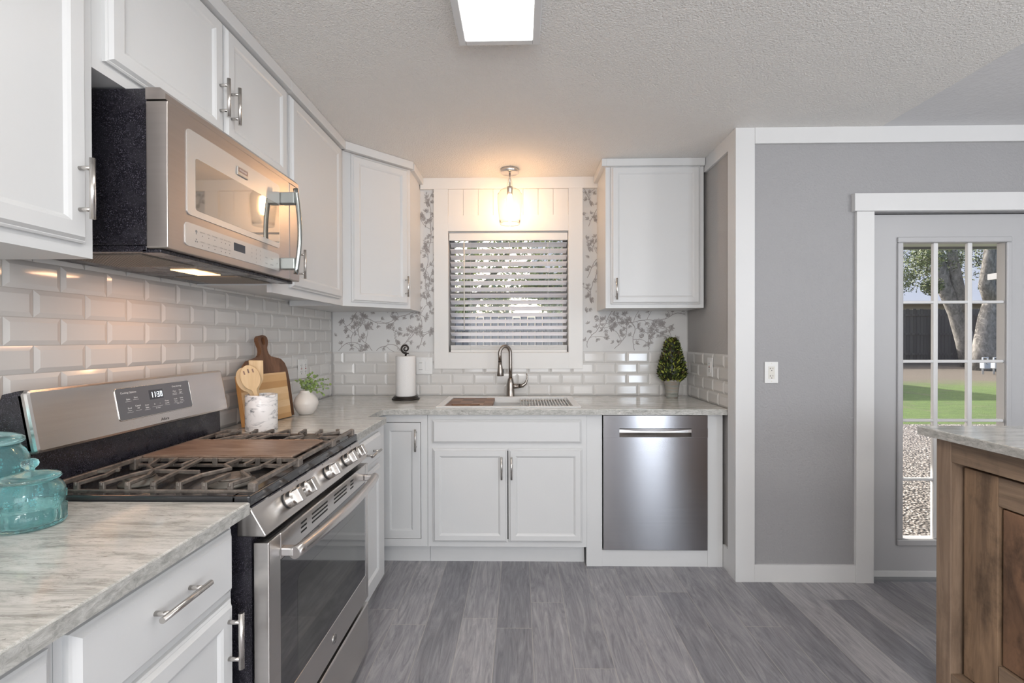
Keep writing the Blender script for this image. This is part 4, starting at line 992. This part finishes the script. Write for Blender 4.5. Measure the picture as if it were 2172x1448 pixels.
def crock():
    cx, cy = -1.142, 2.052
    c = thing('utensil_crock', 'white marble crock with grey veins holding wooden utensils', 'utensil crock', (cx, cy, HC))
    b = MB(); b.lathe([(0, .0004), (.0625, .0004), (.0645, .003), (.0645, .155), (.063, .157), (.056, .157), (.0545, .154), (.0545, .012), (0, .012)], (cx, cy, HC), 56); b.build('jar', M['marble'], c)
    def utensil(name, label, cat, u0, n0, roll, poly, slots=None, mat='bamboo', lean=.03):
        F = frame(math.radians(30), (cx, cy, HC+.0135)) @ Matrix.Translation((u0, 0, n0)) @ Matrix.Rotation(-lean, 4, 'X') @ Matrix.Rotation(roll, 4, 'Z')
        b = MB(F); b.prism(poly, -.0035, .0035); o = b.build(name, M[mat], bev=.0022); tag(o, label, cat, None)
        if slots:
            q = MB(F)
            for u, v, l in slots: q.prism(rrect(u-.0028, v, u+.0028, v+l, .0025), -.0036, .0038)
            q.build('slot', M['walnut_edge'], o)
    def spoon(W, L, h0, tot, w=.007):
        P = [(w, 0), (w, h0*.8), (w*1.25, h0)]
        N = 16
        for k in range(N+1):
            a = -PI/2+.35+(PI-.35)*k/N; P.append((W*math.cos(a), h0+L/2+.006+L/2*math.sin(a)))
        return P+[(-x, y) for x, y in P[::-1] if x > 1e-4]
    utensil('slotted_spoon', 'pale wooden slotted spoon, front-most utensil in the marble crock', 'spoon', .018, .012, .27, spoon(.038, .112, .165, .28), [(-.017, .245, .017), (0, .247, .019), (.017, .245, .017)])
    utensil('wooden_spoon', 'second wooden spoon hidden behind the slotted spoon in the crock', 'spoon', .012, -.012, .33, spoon(.037, .112, .158, .27))
    utensil('wooden_spatula', 'flat-topped wooden spatula in the marble crock', 'spatula', -.012, -.026, .03, [(.007, 0), (.008, .165), (.0155, .180), (.027, .205), (.0285, .290), (-.0285, .294), (-.026, .205), (-.0155, .180), (-.008, .165), (-.007, 0)])
crock()

def vase():
    cx, cy = -1.142, 2.482
    b = MB()
    b.lathe([(0, .0004), (.030, .0004), (.036, .004), (.052, .026), (.0615, .052), (.062, .064), (.057, .082), (.045, .100), (.033, .113), (.0275, .122), (.0275, .127), (.024, .127), (.023, .12), (.03, .108), (0, .085)], (cx, cy, HC), 56)
    o = b.build('vase', M['ceramic']); tag(o, 'round cream ceramic bud vase beside the cutting boards', 'vase')
    p = thing('eucalyptus_sprigs', 'green eucalyptus sprigs spreading out of the cream vase', 'plant', (cx, cy, HC+.11))
    rnd = random.Random(5); t = math.radians(26); U = Vector((math.cos(t), math.sin(t), 0)); Nn = Vector((math.sin(t), -math.cos(t), 0)); O = Vector((cx, cy, HC+.108))
    for ti, (u, v, nn) in enumerate(((.125, .030, .01), (.105, .062, -.01), (.060, .085, .012), (.028, .094, -.012), (-.042, .062, .012), (-.028, .05, -.02), (.085, -.012, .03), (.10, .015, .03), (.01, .055, .028), (.05, .045, .03))):
        b = MB(); E = U*u+Vector((0, 0, v))+Nn*nn; pts = []; side = U*u*.2
        for k in range(9):
            s = k/8; pts.append(O+U*u*s**1.5+Vector((0, 0, .03*s*(1-s)*4*.6+v*s+.012*s))+Nn*nn*s)
        b.tube(pts, .0011, 6); b.cur = 1
        for k in range(2, 9):
            for sg in (1, -1):
                R = rnd.uniform(.007, .0115)*(1.15-.5*k/8); d = Vector((rnd.uniform(-1, 1), rnd.uniform(-1, 1), rnd.uniform(-.4, .8))).normalized()
                c = pts[k]+d*R*1.15; nrm = (Nn*rnd.uniform(.4, 1)+Vector((rnd.uniform(-.6, .6), rnd.uniform(-.6, .6), rnd.uniform(-.2, .9)))).normalized()
                a1 = d-nrm*d.dot(nrm); a1.normalize(); a2 = nrm.cross(a1)
                ring = [c+a1*R*math.cos(q*PI/4)+a2*R*.85*math.sin(q*PI/4) for q in range(8)]
                b.cur = 1+rnd.choice((0, 0, 1)); b.add(ring+[c+nrm*.0015], [(i, (i+1) % 8, 8) for i in range(8)], True)
        b.build('sprig', [M['euca2'], M['euca'], M['euca2']], p)
vase()

def topiary():
    cx, cy = 1.024, 3.195
    t = thing('topiary', 'small cone-shaped boxwood topiary in a weathered clay pot at the counter corner', 'potted plant', (cx, cy, HC))
    b = MB(); b.lathe([(0, .0004), (.037, .0004), (.040, .006), (.0395, .018), (.0515, .103), (.0575, .106), (.0585, .121), (.056, .123), (.051, .120), (.049, .108), (0, .106)], (cx, cy, HC), 40); b.build('pot', M['pot'], t)
    prof = [(.112, .060), (.135, .084), (.165, .091), (.20, .087), (.25, .073), (.30, .058), (.345, .046), (.375, .036), (.392, .018)]
    b = MB(); b.lathe([(0, .10)]+[(r*.78, z) for z, r in prof]+[(0, .39)], (cx, cy, HC), 24)
    rnd = random.Random(3)
    for i in range(1300):
        k = rnd.random(); z = .112+.285*k**1.15
        for (za, ra), (zb, rb) in zip(prof, prof[1:]):
            if za <= z <= zb: r = ra+(rb-ra)*(z-za)/(zb-za)
        if z > .392: r = .012
        a = rnd.uniform(0, 2*PI); rr = r*rnd.uniform(.86, 1.0); c = Vector((cx+rr*math.cos(a), cy+rr*math.sin(a), HC+z))
        out = (Vector((math.cos(a), math.sin(a), 0))+Vector((rnd.uniform(-.6, .6), rnd.uniform(-.6, .6), rnd.uniform(.2, 1.7)))).normalized()
        sd = out.cross(Vector((rnd.uniform(-1, 1), rnd.uniform(-1, 1), rnd.uniform(-.3, 1)))).normalized(); L = rnd.uniform(.018, .030); w = L*.25
        up = sd.cross(out)*L*.15
        b.cur = rnd.choice((0, 0, 1, 1, 2, 3, 3)) if z > .25 else rnd.choice((0, 0, 0, 1, 1, 2, 2, 3))
        b.add([c-out*L*.2, c+out*L*.3+sd*w+up, c+out*L*.8, c+out*L*.3-sd*w+up], [(0, 1, 2, 3)])
    b.build('foliage', [M['leaf_dark'], M['leaf_mid'], M['leaf_lime'], M['leaf_brown']], t)
topiary()

def jar(cx, cy, sx, sz, label):
    j = thing('glass_jar', label, 'glass jar', (cx, cy, HC))
    S = lambda P: [(r*sx, z*sz) for r, z in P]
    seg = 84; b = MB()
    outer = [(0, .0012), (.050, .0004), (.0555, .003), (.058, .008), (.058, .022), (.058, .037), (.0545, .0405), (.0565, .050), (.0575, .064), (.0560, .076), (.0510, .087), (.0450, .0935), (.0435, .098)]
    inner = [(.0405, .098), (.042, .0925), (.048, .085), (.053, .075), (.0545, .064), (.0535, .050), (.0520, .040), (.0530, .012), (.048, .008), (0, .007)]
    b.lathe(S(outer+inner), (cx, cy, HC), seg)
    for i in (3, 4, 5):           # pressed flutes round the foot
        for k in range(seg):
            v = b.v[i*seg+k]; f = 1+.018*(1 if (k % 4) < 2 else -1); v.x = cx+(v.x-cx)*f; v.y = cy+(v.y-cy)*f
    for k in range(9):            # embossed flowers
        a0 = k*2*PI/9
        for p in range(6):
            a = a0+.075*math.cos(p*PI/3); z = (.062+.0065*math.sin(p*PI/3))*sz; R = .0562*sx; c = Vector((cx+R*math.cos(a), cy+R*math.sin(a), HC+z))
            b.lathe([(0, -.003*sx), (.0026*sx, -.0012*sx), (.0026*sx, .0012*sx), (0, .003*sx)], c, 6)
    b.build('bowl', M['teal'], j)
    b = MB(); b.lathe(S([(0, .0985), (.040, .0985), (.0485, .0988), (.0505, .1015), (.0500, .105), (.0455, .1085), (.030, .113), (.012, .1165), (.0075, .119), (.0085, .123), (.0135, .128), (.0150, .134), (.0130, .140), (.007, .1435), (0, .144)]), (cx, cy, HC), 56)
    l = b.build('lid', M['teal'], j)
jar(-1.052, .988, 1, 1, 'small aqua glass jar with round knobbed lid, standing in front')
jar(-1.222, 1.045, 1.36, 1.62, 'large aqua glass jar behind the small one, against the tiled wall')

# ------------------------------------------------------------------ lamps
def lamps():
    cx, cy = -.068, 3.135
    p = thing('pendant_light', 'lit brushed nickel pendant with clear glass shade hanging before the window', 'pendant light', (cx, cy, H))
    b = MB(); b.lathe([(0, -.0004), (.0595, -.0004), (.0605, -.004), (.0605, -.024), (.055, -.028), (0, -.029)], (cx, cy, H), 44); b.build('canopy', M['nickel'], p)
    b = MB(); b.lathe([(.0, -.028), (.007, -.029), (.0055, -.05), (.0075, -.054), (.0055, -.060), (.0075, -.076), (.0055, -.080), (.0055, -.118), (.0, -.118)], (cx, cy, H), 16); b.build('stem', M['nickel'], p)
    b = MB(); b.lathe([(0, -.115), (.018, -.117), (.020, -.124), (.019, -.128), (.019, -.166), (.017, -.168), (0, -.168)], (cx, cy, H), 24); b.build('socket', M['nickel'], p)
    b = MB(); o = [(.011, -.062), (.0175, -.085), (.0245, -.118), (.027, -.126), (.045, -.132), (.066, -.145), (.079, -.165), (.0825, -.19), (.0815, -.225), (.077, -.275), (.071, -.325), (.066, -.362)]
    b.lathe(o+[(r-.0018, z) for r, z in o[::-1]]+[o[0]], (cx, cy, H), 56); s = b.build('glass_shade', M['shade'], p)
    b = MB(); b.tube([(cx+.0658*math.cos(k*PI/24), cy+.0658*math.sin(k*PI/24), H-.362) for k in range(48)], .0013, 6, closed=True); b.build('shade_rim', M['chrome'], s)
    b = MB(); b.lathe([(0, -.166), (.011, -.167), (.015, -.185), (.0165, -.21), (.0165, -.25), (.012, -.275), (.005, -.287), (0, -.289)], (cx, cy, H), 24); b.build('bulb', M['bulb'], p)
    c = thing('ceiling_light', 'lit rectangular ceiling light panel in a thin white frame', 'ceiling light', (-.078, 1.15, H))
    x0, x1, y0, y1, z = -.226, .074, .50, 1.762, 2.408
    b = MB(); w = .027
    for a, e in (((x0, y0, z), (x0+w, y1, H-.0004)), ((x1-w, y0, z), (x1, y1, H-.0004)), ((x0+w, y0, z), (x1-w, y0+w, H-.0004)), ((x0+w, y1-w, z), (x1-w, y1, H-.0004))): b.box(a, e)
    b.build('frame', M['trim'], c, bev=.003)
    b = MB(); b.box((x0+w+.0005, y0+w+.0005, z+.005), (x1-w-.0005, y1-w-.0005, z+.009)); b.build('diffuser', M['diffuser'], c)
lamps()

# ------------------------------------------------------------------ switches and outlets
def plates():
    def plate(name, label, cat, F, u0, v0, u1, v1):
        b = MB(F); b.bbox((u0, v0, 0), (u1, v1, .006), .0025); o = b.build(name, M['white']); tag(o, label, cat); return o
    def screws(o, F, us, v0, v1):
        q = MB(F)
        for u in us:
            for v in (v0, v1): q.cyl((u, v, .0055), (u, v, .0066), .0028, seg=12)
        q.build('screw', M['ivory'], o)
    def duplex(o, F, u, v, mat='ivory'):
        b = MB(F); b.bbox((u-.0168, v-.0335, .005), (u+.0168, v+.0335, .0078), .001); r = b.build('receptacle', M[mat], o)
        q = MB(F)
        for s in (.019, -.021):
            q.box((u-.0075, v+s-.001, .0076), (u-.0055, v+s+.007, .0081)); q.box((u-.0110, v+s+.002, .0076), (u-.0075, v+s+.004, .0081)); q.box((u+.0055, v+s, .0076), (u+.0075, v+s+.007, .0081)); q.cyl((u, v+s-.008, .0076), (u, v+s-.008, .0081), .0026, seg=12)
        q.build('slots', M['black'], r); return r
    # grey wall
    F = frame(FB, (0, 2.5608, 0)); o = plate('wall_outlet', 'white outlet on the grey wall beside the glazed door', 'outlet', F, 1.316, 1.070, 1.388, 1.185); duplex(o, F, 1.352, 1.1275); screws(o, F, [1.352], 1.080, 1.175)
    # left tile: two gang
    F = frame(FL, (-1.3322, 0, 0)); o = plate('wall_outlet', 'wide two-gang outlet on the tile above the cream vase', 'outlet', F, 2.79, 1.075, 2.905, 1.192)
    for u in (2.820, 2.875): duplex(o, F, u, 1.1335, 'white')
    q = MB(F)
    for u in (2.820, 2.875): q.box((u-.006, 1.131, .0078), (u+.006, 1.1365, .009))
    q.build('test_button', M['red'], o); screws(o, F, [2.820, 2.875], 1.084, 1.183)
    # right tile
    F = frame(FR, (1.1662, YB, 0)); u = YB-2.905; o = plate('wall_outlet', 'outlet with test buttons on the tile right of the topiary', 'outlet', F, u-.036, 1.079, u+.036, 1.194); r = duplex(o, F, u, 1.1365, 'white')
    q = MB(F); q.box((u-.007, 1.138, .0078), (u+.007, 1.142, .0092)); q.build('test_button', M['red'], r)
    q = MB(F); q.box((u-.007, 1.131, .0078), (u+.007, 1.135, .0092)); q.build('reset_button', M['black'], r); screws(o, F, [u], 1.088, 1.185)
    # back tile: dimmer and rocker
    F = frame(FB, (0, 3.3082, 0)); o = plate('light_switch', 'two-gang white dimmer and rocker switch plate behind the paper towels', 'light switch', F, -.736, 1.064, -.620, 1.184)
    for i, u in enumerate((-.703, -.653)):
        b = MB(F); b.bbox((u-.0165, 1.091, .005), (u+.0165, 1.157, .0085), .001); r = b.build('rocker', M['white'], o)
        if i == 0:
            q = MB(F); q.box((u-.010, 1.144, .0085), (u+.010, 1.1465, .0095)); q.box((u-.013, 1.096, .0085), (u+.013, 1.098, .0088)); q.build('dimmer_slider', M['mid_print'], r)
    screws(o, F, [-.703, -.653], 1.075, 1.173)
plates()

# ------------------------------------------------------------------ window blind
def blind():
    x0, x1, y = WX0+.012, WX1-.008, 3.342
    w = thing('window_blind', 'white horizontal slat blind hanging half open in the kitchen window', 'window blind', ((x0+x1)/2, y, 2.05))
    MB().bbox((x0-.006, 3.302, 2.004), (x1+.004, 3.314, 2.056), .002).build('valance', M['board'], w)
    MB().box((x0, 3.318, 2.012), (x1, 3.366, 2.052)).build('headrail', M['blind'], w)
    a = math.radians(25); c, s = math.cos(a)*.026, math.sin(a)*.026
    for k in range(16):
        z = 1.981-.0452*k
        b = MB(); n = math.sin(a)*.0014, math.cos(a)*.0014
        prof = [(-c-n[0]*0, s), (c, -s)]
        pts = [(y-c, z+s), (y, z+.0018), (y+c, z-s), (y+c, z-s-.003), (y, z-.0012), (y-c, z+s-.003)]
        vs = [(x, py, pz) for x in (x0, x1) for py, pz in pts]
        b.add(vs, [tuple(range(6)), tuple(range(6, 12))[::-1]]+[(i, i+6, (i+1) % 6+6, (i+1) % 6) for i in range(6)])
        b.build('slat', M['blind'], w)
    b = MB()
    for k in range(6): b.bbox((x0, y-.025, 1.2365+k*.0052), (x1, y+.025, 1.2410+k*.0052), .001, 1)
    b.bbox((x0, y-.026, 1.2165), (x1, y+.026, 1.2355), .003)
    b.build('bottom_rail', M['board'], w)
    for x in (-.350, -.076, .195):
        b = MB(); b.tube([(x, y-.026, 2.01), (x, y-.026, 1.22)], .0009, 6); b.build('lift_cord', M['white'], w)
    b = MB(); b.cyl((-.395, y-.034, 1.995), (-.395, y-.034, 1.372), .0042, seg=10); b.build('tilt_wand', M['ivory'], w)
blind()

# ------------------------------------------------------------------ island
def island():
    i = thing('kitchen_island', 'rustic stained wood kitchen island at the right with recessed panel side', 'kitchen island', (2.0, 1.1, 0))
    zt = .9482; xf = 1.538; yf = 1.765
    MB().box((xf+.075, .35, .0), (2.45, yf-.01, zt)).build('carcass', M['islandwood'], i)
    q = MB(); q.bbox((xf, 1.706, 0), (xf+.076, yf, zt), .003); q.build('corner_post', M['islandpost'], i)
    q = MB(); q.bbox((xf+.001, .35, .868), (xf+.06, 1.706, zt), .003); q.build('top_rail', M['islandrail'], i)
    q = MB(); q.bbox((xf+.001, .35, 0), (xf+.06, 1.706, .11), .003); q.build('base_rail', M['islandrail'], i)
    xd = xf+.034
    q = MB(); q.bbox((xd, 1.574, .115), (xd+.024, 1.693, .853), .0025)
    pn = q.build('panel_stile', M['islandwood'], i)
    q = MB(); q.bbox((xd+.0005, .48, .757), (xd+.024, 1.574, .853), .0025); q.bbox((xd+.0005, .48, .115), (xd+.024, 1.572, .23), .0025); q.build('panel_rail', M['islandrail'], i)
    q = MB(); q.bbox((xd+.008, .486, .236), (xd+.022, 1.566, .750), .003, 2); q.build('panel', M['islandpanel'], i)
    b = MB(); b.bbox((1.497, .28, .9490), (2.50, 1.80, .9805), .003); o = b.build('countertop', M['granite']); tag(o, 'polished pale granite top of the wooden island', 'countertop')
    e = MB().box((1.4955, .29, .951), (1.4971, 1.797, .9775)); e = e.build('cut_edge', M['granite_edge'], o); e['label'] = 'rough cut stone edge'
island()

# ------------------------------------------------------------------ the garden
def ground_z(y): return -.10 if y < 7.8 else -.10+.025*(y-7.8)
def garden():
    struct(MB().box((-9, 2.7, -.3), (1.29, 7.8, -.1)).box((1.29, 2.70, -.3), (22, 7.8, -.1)), 'ground', M['gravel'])
    b = MB(); b.add([(-20, 7.8, -.1), (45, 7.8, -.1), (45, 60, ground_z(60)), (-20, 60, ground_z(60)), (-20, 7.8, -.4), (45, 7.8, -.4), (45, 60, -.4), (-20, 60, -.4)], [(0, 1, 2, 3), (4, 7, 6, 5), (0, 4, 5, 1), (1, 5, 6, 2), (2, 6, 7, 3), (3, 7, 4, 0)])
    struct(b, 'lawn', M['grass'])
    struct(MB().box((-5, 3.435, 2.53), (1.29, 5.1, 2.66)).box((1.29, 2.705, 2.53), (9, 6.4, 2.66)), 'roof', M['soffit'])  # first box: unseen eave, added and sized to shade the kitchen window
    struct(MB().box((1.29, 6.401, 2.50), (9, 6.44, 2.68)).box((-5, 5.101, 2.50), (1.29, 5.14, 2.68)), 'trim_7', M['gutter'])  # second box edges the added eave
    def fence(label, p0, p1, h, mat, z=None):
        L = math.hypot(p1[0]-p0[0], p1[1]-p0[1]); F = frame(math.atan2(p1[1]-p0[1], p1[0]-p0[0]), (p0[0], p0[1], (ground_z(min(p0[1], p1[1])) if z is None else z)-.02))
        b = MB(F); n = int(L/.15)
        for k in range(n): b.box((k*.15, 0, 0), (k*.15+.143, h+.02*math.sin(k*2.7), .022))
        o = b.build('fence', M[mat]); tag(o, label, 'fence')
        q = MB(F)
        for v in (.35, h*.52, h-.3): q.box((0, v, .022), (L, v+.09, .06))
        q.build('fence_rail', M[mat], o)
    fence('dark weathered board fence across the back of the lawn, seen through the door', (6, 21), (20.3, 21), 2.36, 'fence')
    fence('sunlit reddish side fence beyond the right-hand tree', (20.35, 20.9), (20.35, 13), 2.4, 'fence_red', .08)
    fence('grey board fence close outside the kitchen window', (-6, 9.6), (4.2, 9.6), 1.84, 'fence_washed')
    def leaves(b, clumps, n, size, rnd):
        for i in range(n):
            c, r = rnd.choice(clumps); c = Vector(c); d = Vector((rnd.gauss(0, 1), rnd.gauss(0, 1), rnd.gauss(0, 1))).normalized()*r*rnd.random()**.45
            p = c+d; s = size*rnd.uniform(.6, 1.3); a = Vector((rnd.uniform(-1, 1), rnd.uniform(-1, 1), rnd.uniform(-1, .6))).normalized(); q = a.cross(Vector((rnd.uniform(-1, 1), rnd.uniform(-1, 1), 1))).normalized()
            b.cur = 1 if rnd.random() < .4 else 0; b.add([p-a*s, p+q*s*.45, p+a*s, p-q*s*.45], [(0, 1, 2, 3)])
    def tree(label, limbs, clumps, n, size, seed, lm=('tleaf', 'tleaf2')):
        base = limbs[0][0][0]; t = thing('tree', label, 'tree', base)
        b = MB()
        for pts, rs in limbs: b.tube(pts, rs, 12)
        b.build('trunk', M['bark'], t)
        b = MB(); leaves(b, clumps, n, size, random.Random(seed)); b.build('crown', [M[k] for k in lm], t)
    tree('leaning grey double-trunked tree in front of the dark fence', [([(17.6, 18.6, .12), (17.3, 18.6, 1.2), (16.95, 18.6, 2.3), (16.45, 18.6, 3.4), (16.0, 18.5, 5.4)], [.36, .30, .26, .24, .16]), ([(17.1, 18.6, 1.7), (16.95, 18.45, 3.0), (16.55, 18.3, 4.3), (16.3, 18.2, 6)], [.22, .19, .17, .1])],
         [((15.6, 19.6, 4.6), 1.3), ((17.2, 20, 5.0), 1.3), ((18.6, 20, 4.6), 1.0), ((15.2, 19.4, 3.6), .7), ((16.4, 20, 4.0), .8), ((17.6, 19.8, 3.9), .5), ((14.6, 17, 4.5), .6), ((13.6, 16, 3.9), .5), ((15.0, 17.4, 3.2), .35)], 9000, .055, 21)
    tree('upright grey tree trunk forking above the gas meters', [([(16.75, 17.3, .1), (16.8, 17.3, .9), (16.95, 17.3, 2.0), (17.25, 17.3, 3.2), (17.4, 17.3, 5.5)], [.42, .36, .32, .27, .2]), ([(17.1, 17.3, 2.5), (16.75, 17.2, 3.2), (16.8, 17.1, 4.6), (16.7, 17.0, 5.8)], [.24, .22, .16, .1])],
         [((17.4, 18.6, 4.9), .9), ((18.6, 18.8, 4.4), .6), ((16.6, 18.4, 4.3), .5), ((18.2, 18.6, 3.3), .3), ((17.0, 16.2, 3.9), .3)], 3000, .05, 22)
    tree('leafy tree close behind the fence outside the kitchen window', [([(-1.6, 12.5, -.1), (-1.5, 12.5, 2.2), (-1.1, 12.5, 5)], [.22, .18, .1]), ([(-1.5, 12.5, 1.9), (-.3, 12.4, 3.6)], [.12, .06])],
         [((-2.0, 12.2, 2.2), .9), ((-1.2, 12.2, 3.2), 1.0), ((.1, 12.2, 3.5), 1.0), ((-2.2, 12, 3.8), .9), ((.6, 12.4, 2.7), .5), ((-.6, 12.4, 2.3), .5), ((-.2, 12.3, 4.4), .8), ((1.0, 12.6, 3.9), .8), ((1.4, 12.5, 3.0), .5), ((-1.7, 12, 1.9), .6), ((.3, 12, 2.7), .6), ((.9, 12.2, 2.3), .5)], 9000, .075, 23, ('wleaf', 'wleaf2'))
    def house(label, x0, x1, y0, y1, ze, zr, wall):
        h = thing('house', label, 'house', ((x0+x1)/2, (y0+y1)/2, ground_z(y0)))
        MB().box((x0, y0, ground_z(y0)-.1), (x1, y1, ze)).build('walls', M[wall], h)
        b = MB(); ym = (y0+y1)/2
        b.add([(x0-.5, y0-.5, ze), (x1+.5, y0-.5, ze), (x1+.5, ym, zr), (x0-.5, ym, zr), (x1+.5, y1+.5, ze), (x0-.5, y1+.5, ze)], [(0, 1, 2, 3), (3, 2, 4, 5), (0, 5, 4, 1), (0, 3, 5), (1, 4, 2)]); b.build('roof', M['shingle'], h)
        MB().box((x0-.55, y0-.58, ze-.12), (x1+.55, y0-.5, ze+.02)).build('gutter', M['soffit'], h)
    house('neighbouring brick house with pale shingle roof behind the back fence', 12, 42, 27.5, 38, 3.35, 7.5, 'brick')
    house('pale sided house beyond the fence outside the kitchen window', .9, 7, 15, 19, 3.0, 5, 'siding')
    s = thing('garden_shed', 'garden shed whose grey roof corner shows beside the upright tree', 'shed', (13.6, 11.2, ground_z(10.4)))
    MB().box((12.7, 10.4, ground_z(10.4)-.1), (14.6, 11.9, 2.78)).build('walls', M['siding'], s)
    MB().box((11.9, 10.0, 2.78), (15.0, 12.2, 2.93)).build('roof', M['gutter'], s)
    for k in range(3):
        x = 15.45+k*.36; y = 15.9; z = ground_z(y)
        g = thing('gas_meter', ('pale gas meter under the upright tree, first from the leaning trunk', 'pale gas meter under the upright tree, middle of three', 'pale gas meter under the upright tree, nearest the red fence')[k], 'gas meter', (x, y, z), 'gas meters by the trees')
        b = MB(); b.bbox((x-.11, y-.09, z+.18), (x+.11, y+.09, z+.46), .03); b.cyl((x, y-.09, z+.40), (x, y-.12, z+.40), .07, seg=16); b.build('meter_body', M['meter'], g)
        b = MB(); b.tube([(x-.08, y, z-.01), (x-.08, y, z+.55), (x+.08, y, z+.55), (x+.08, y, z+.46)], .025, 8); b.build('meter_pipe', M['meter'], g)
garden()
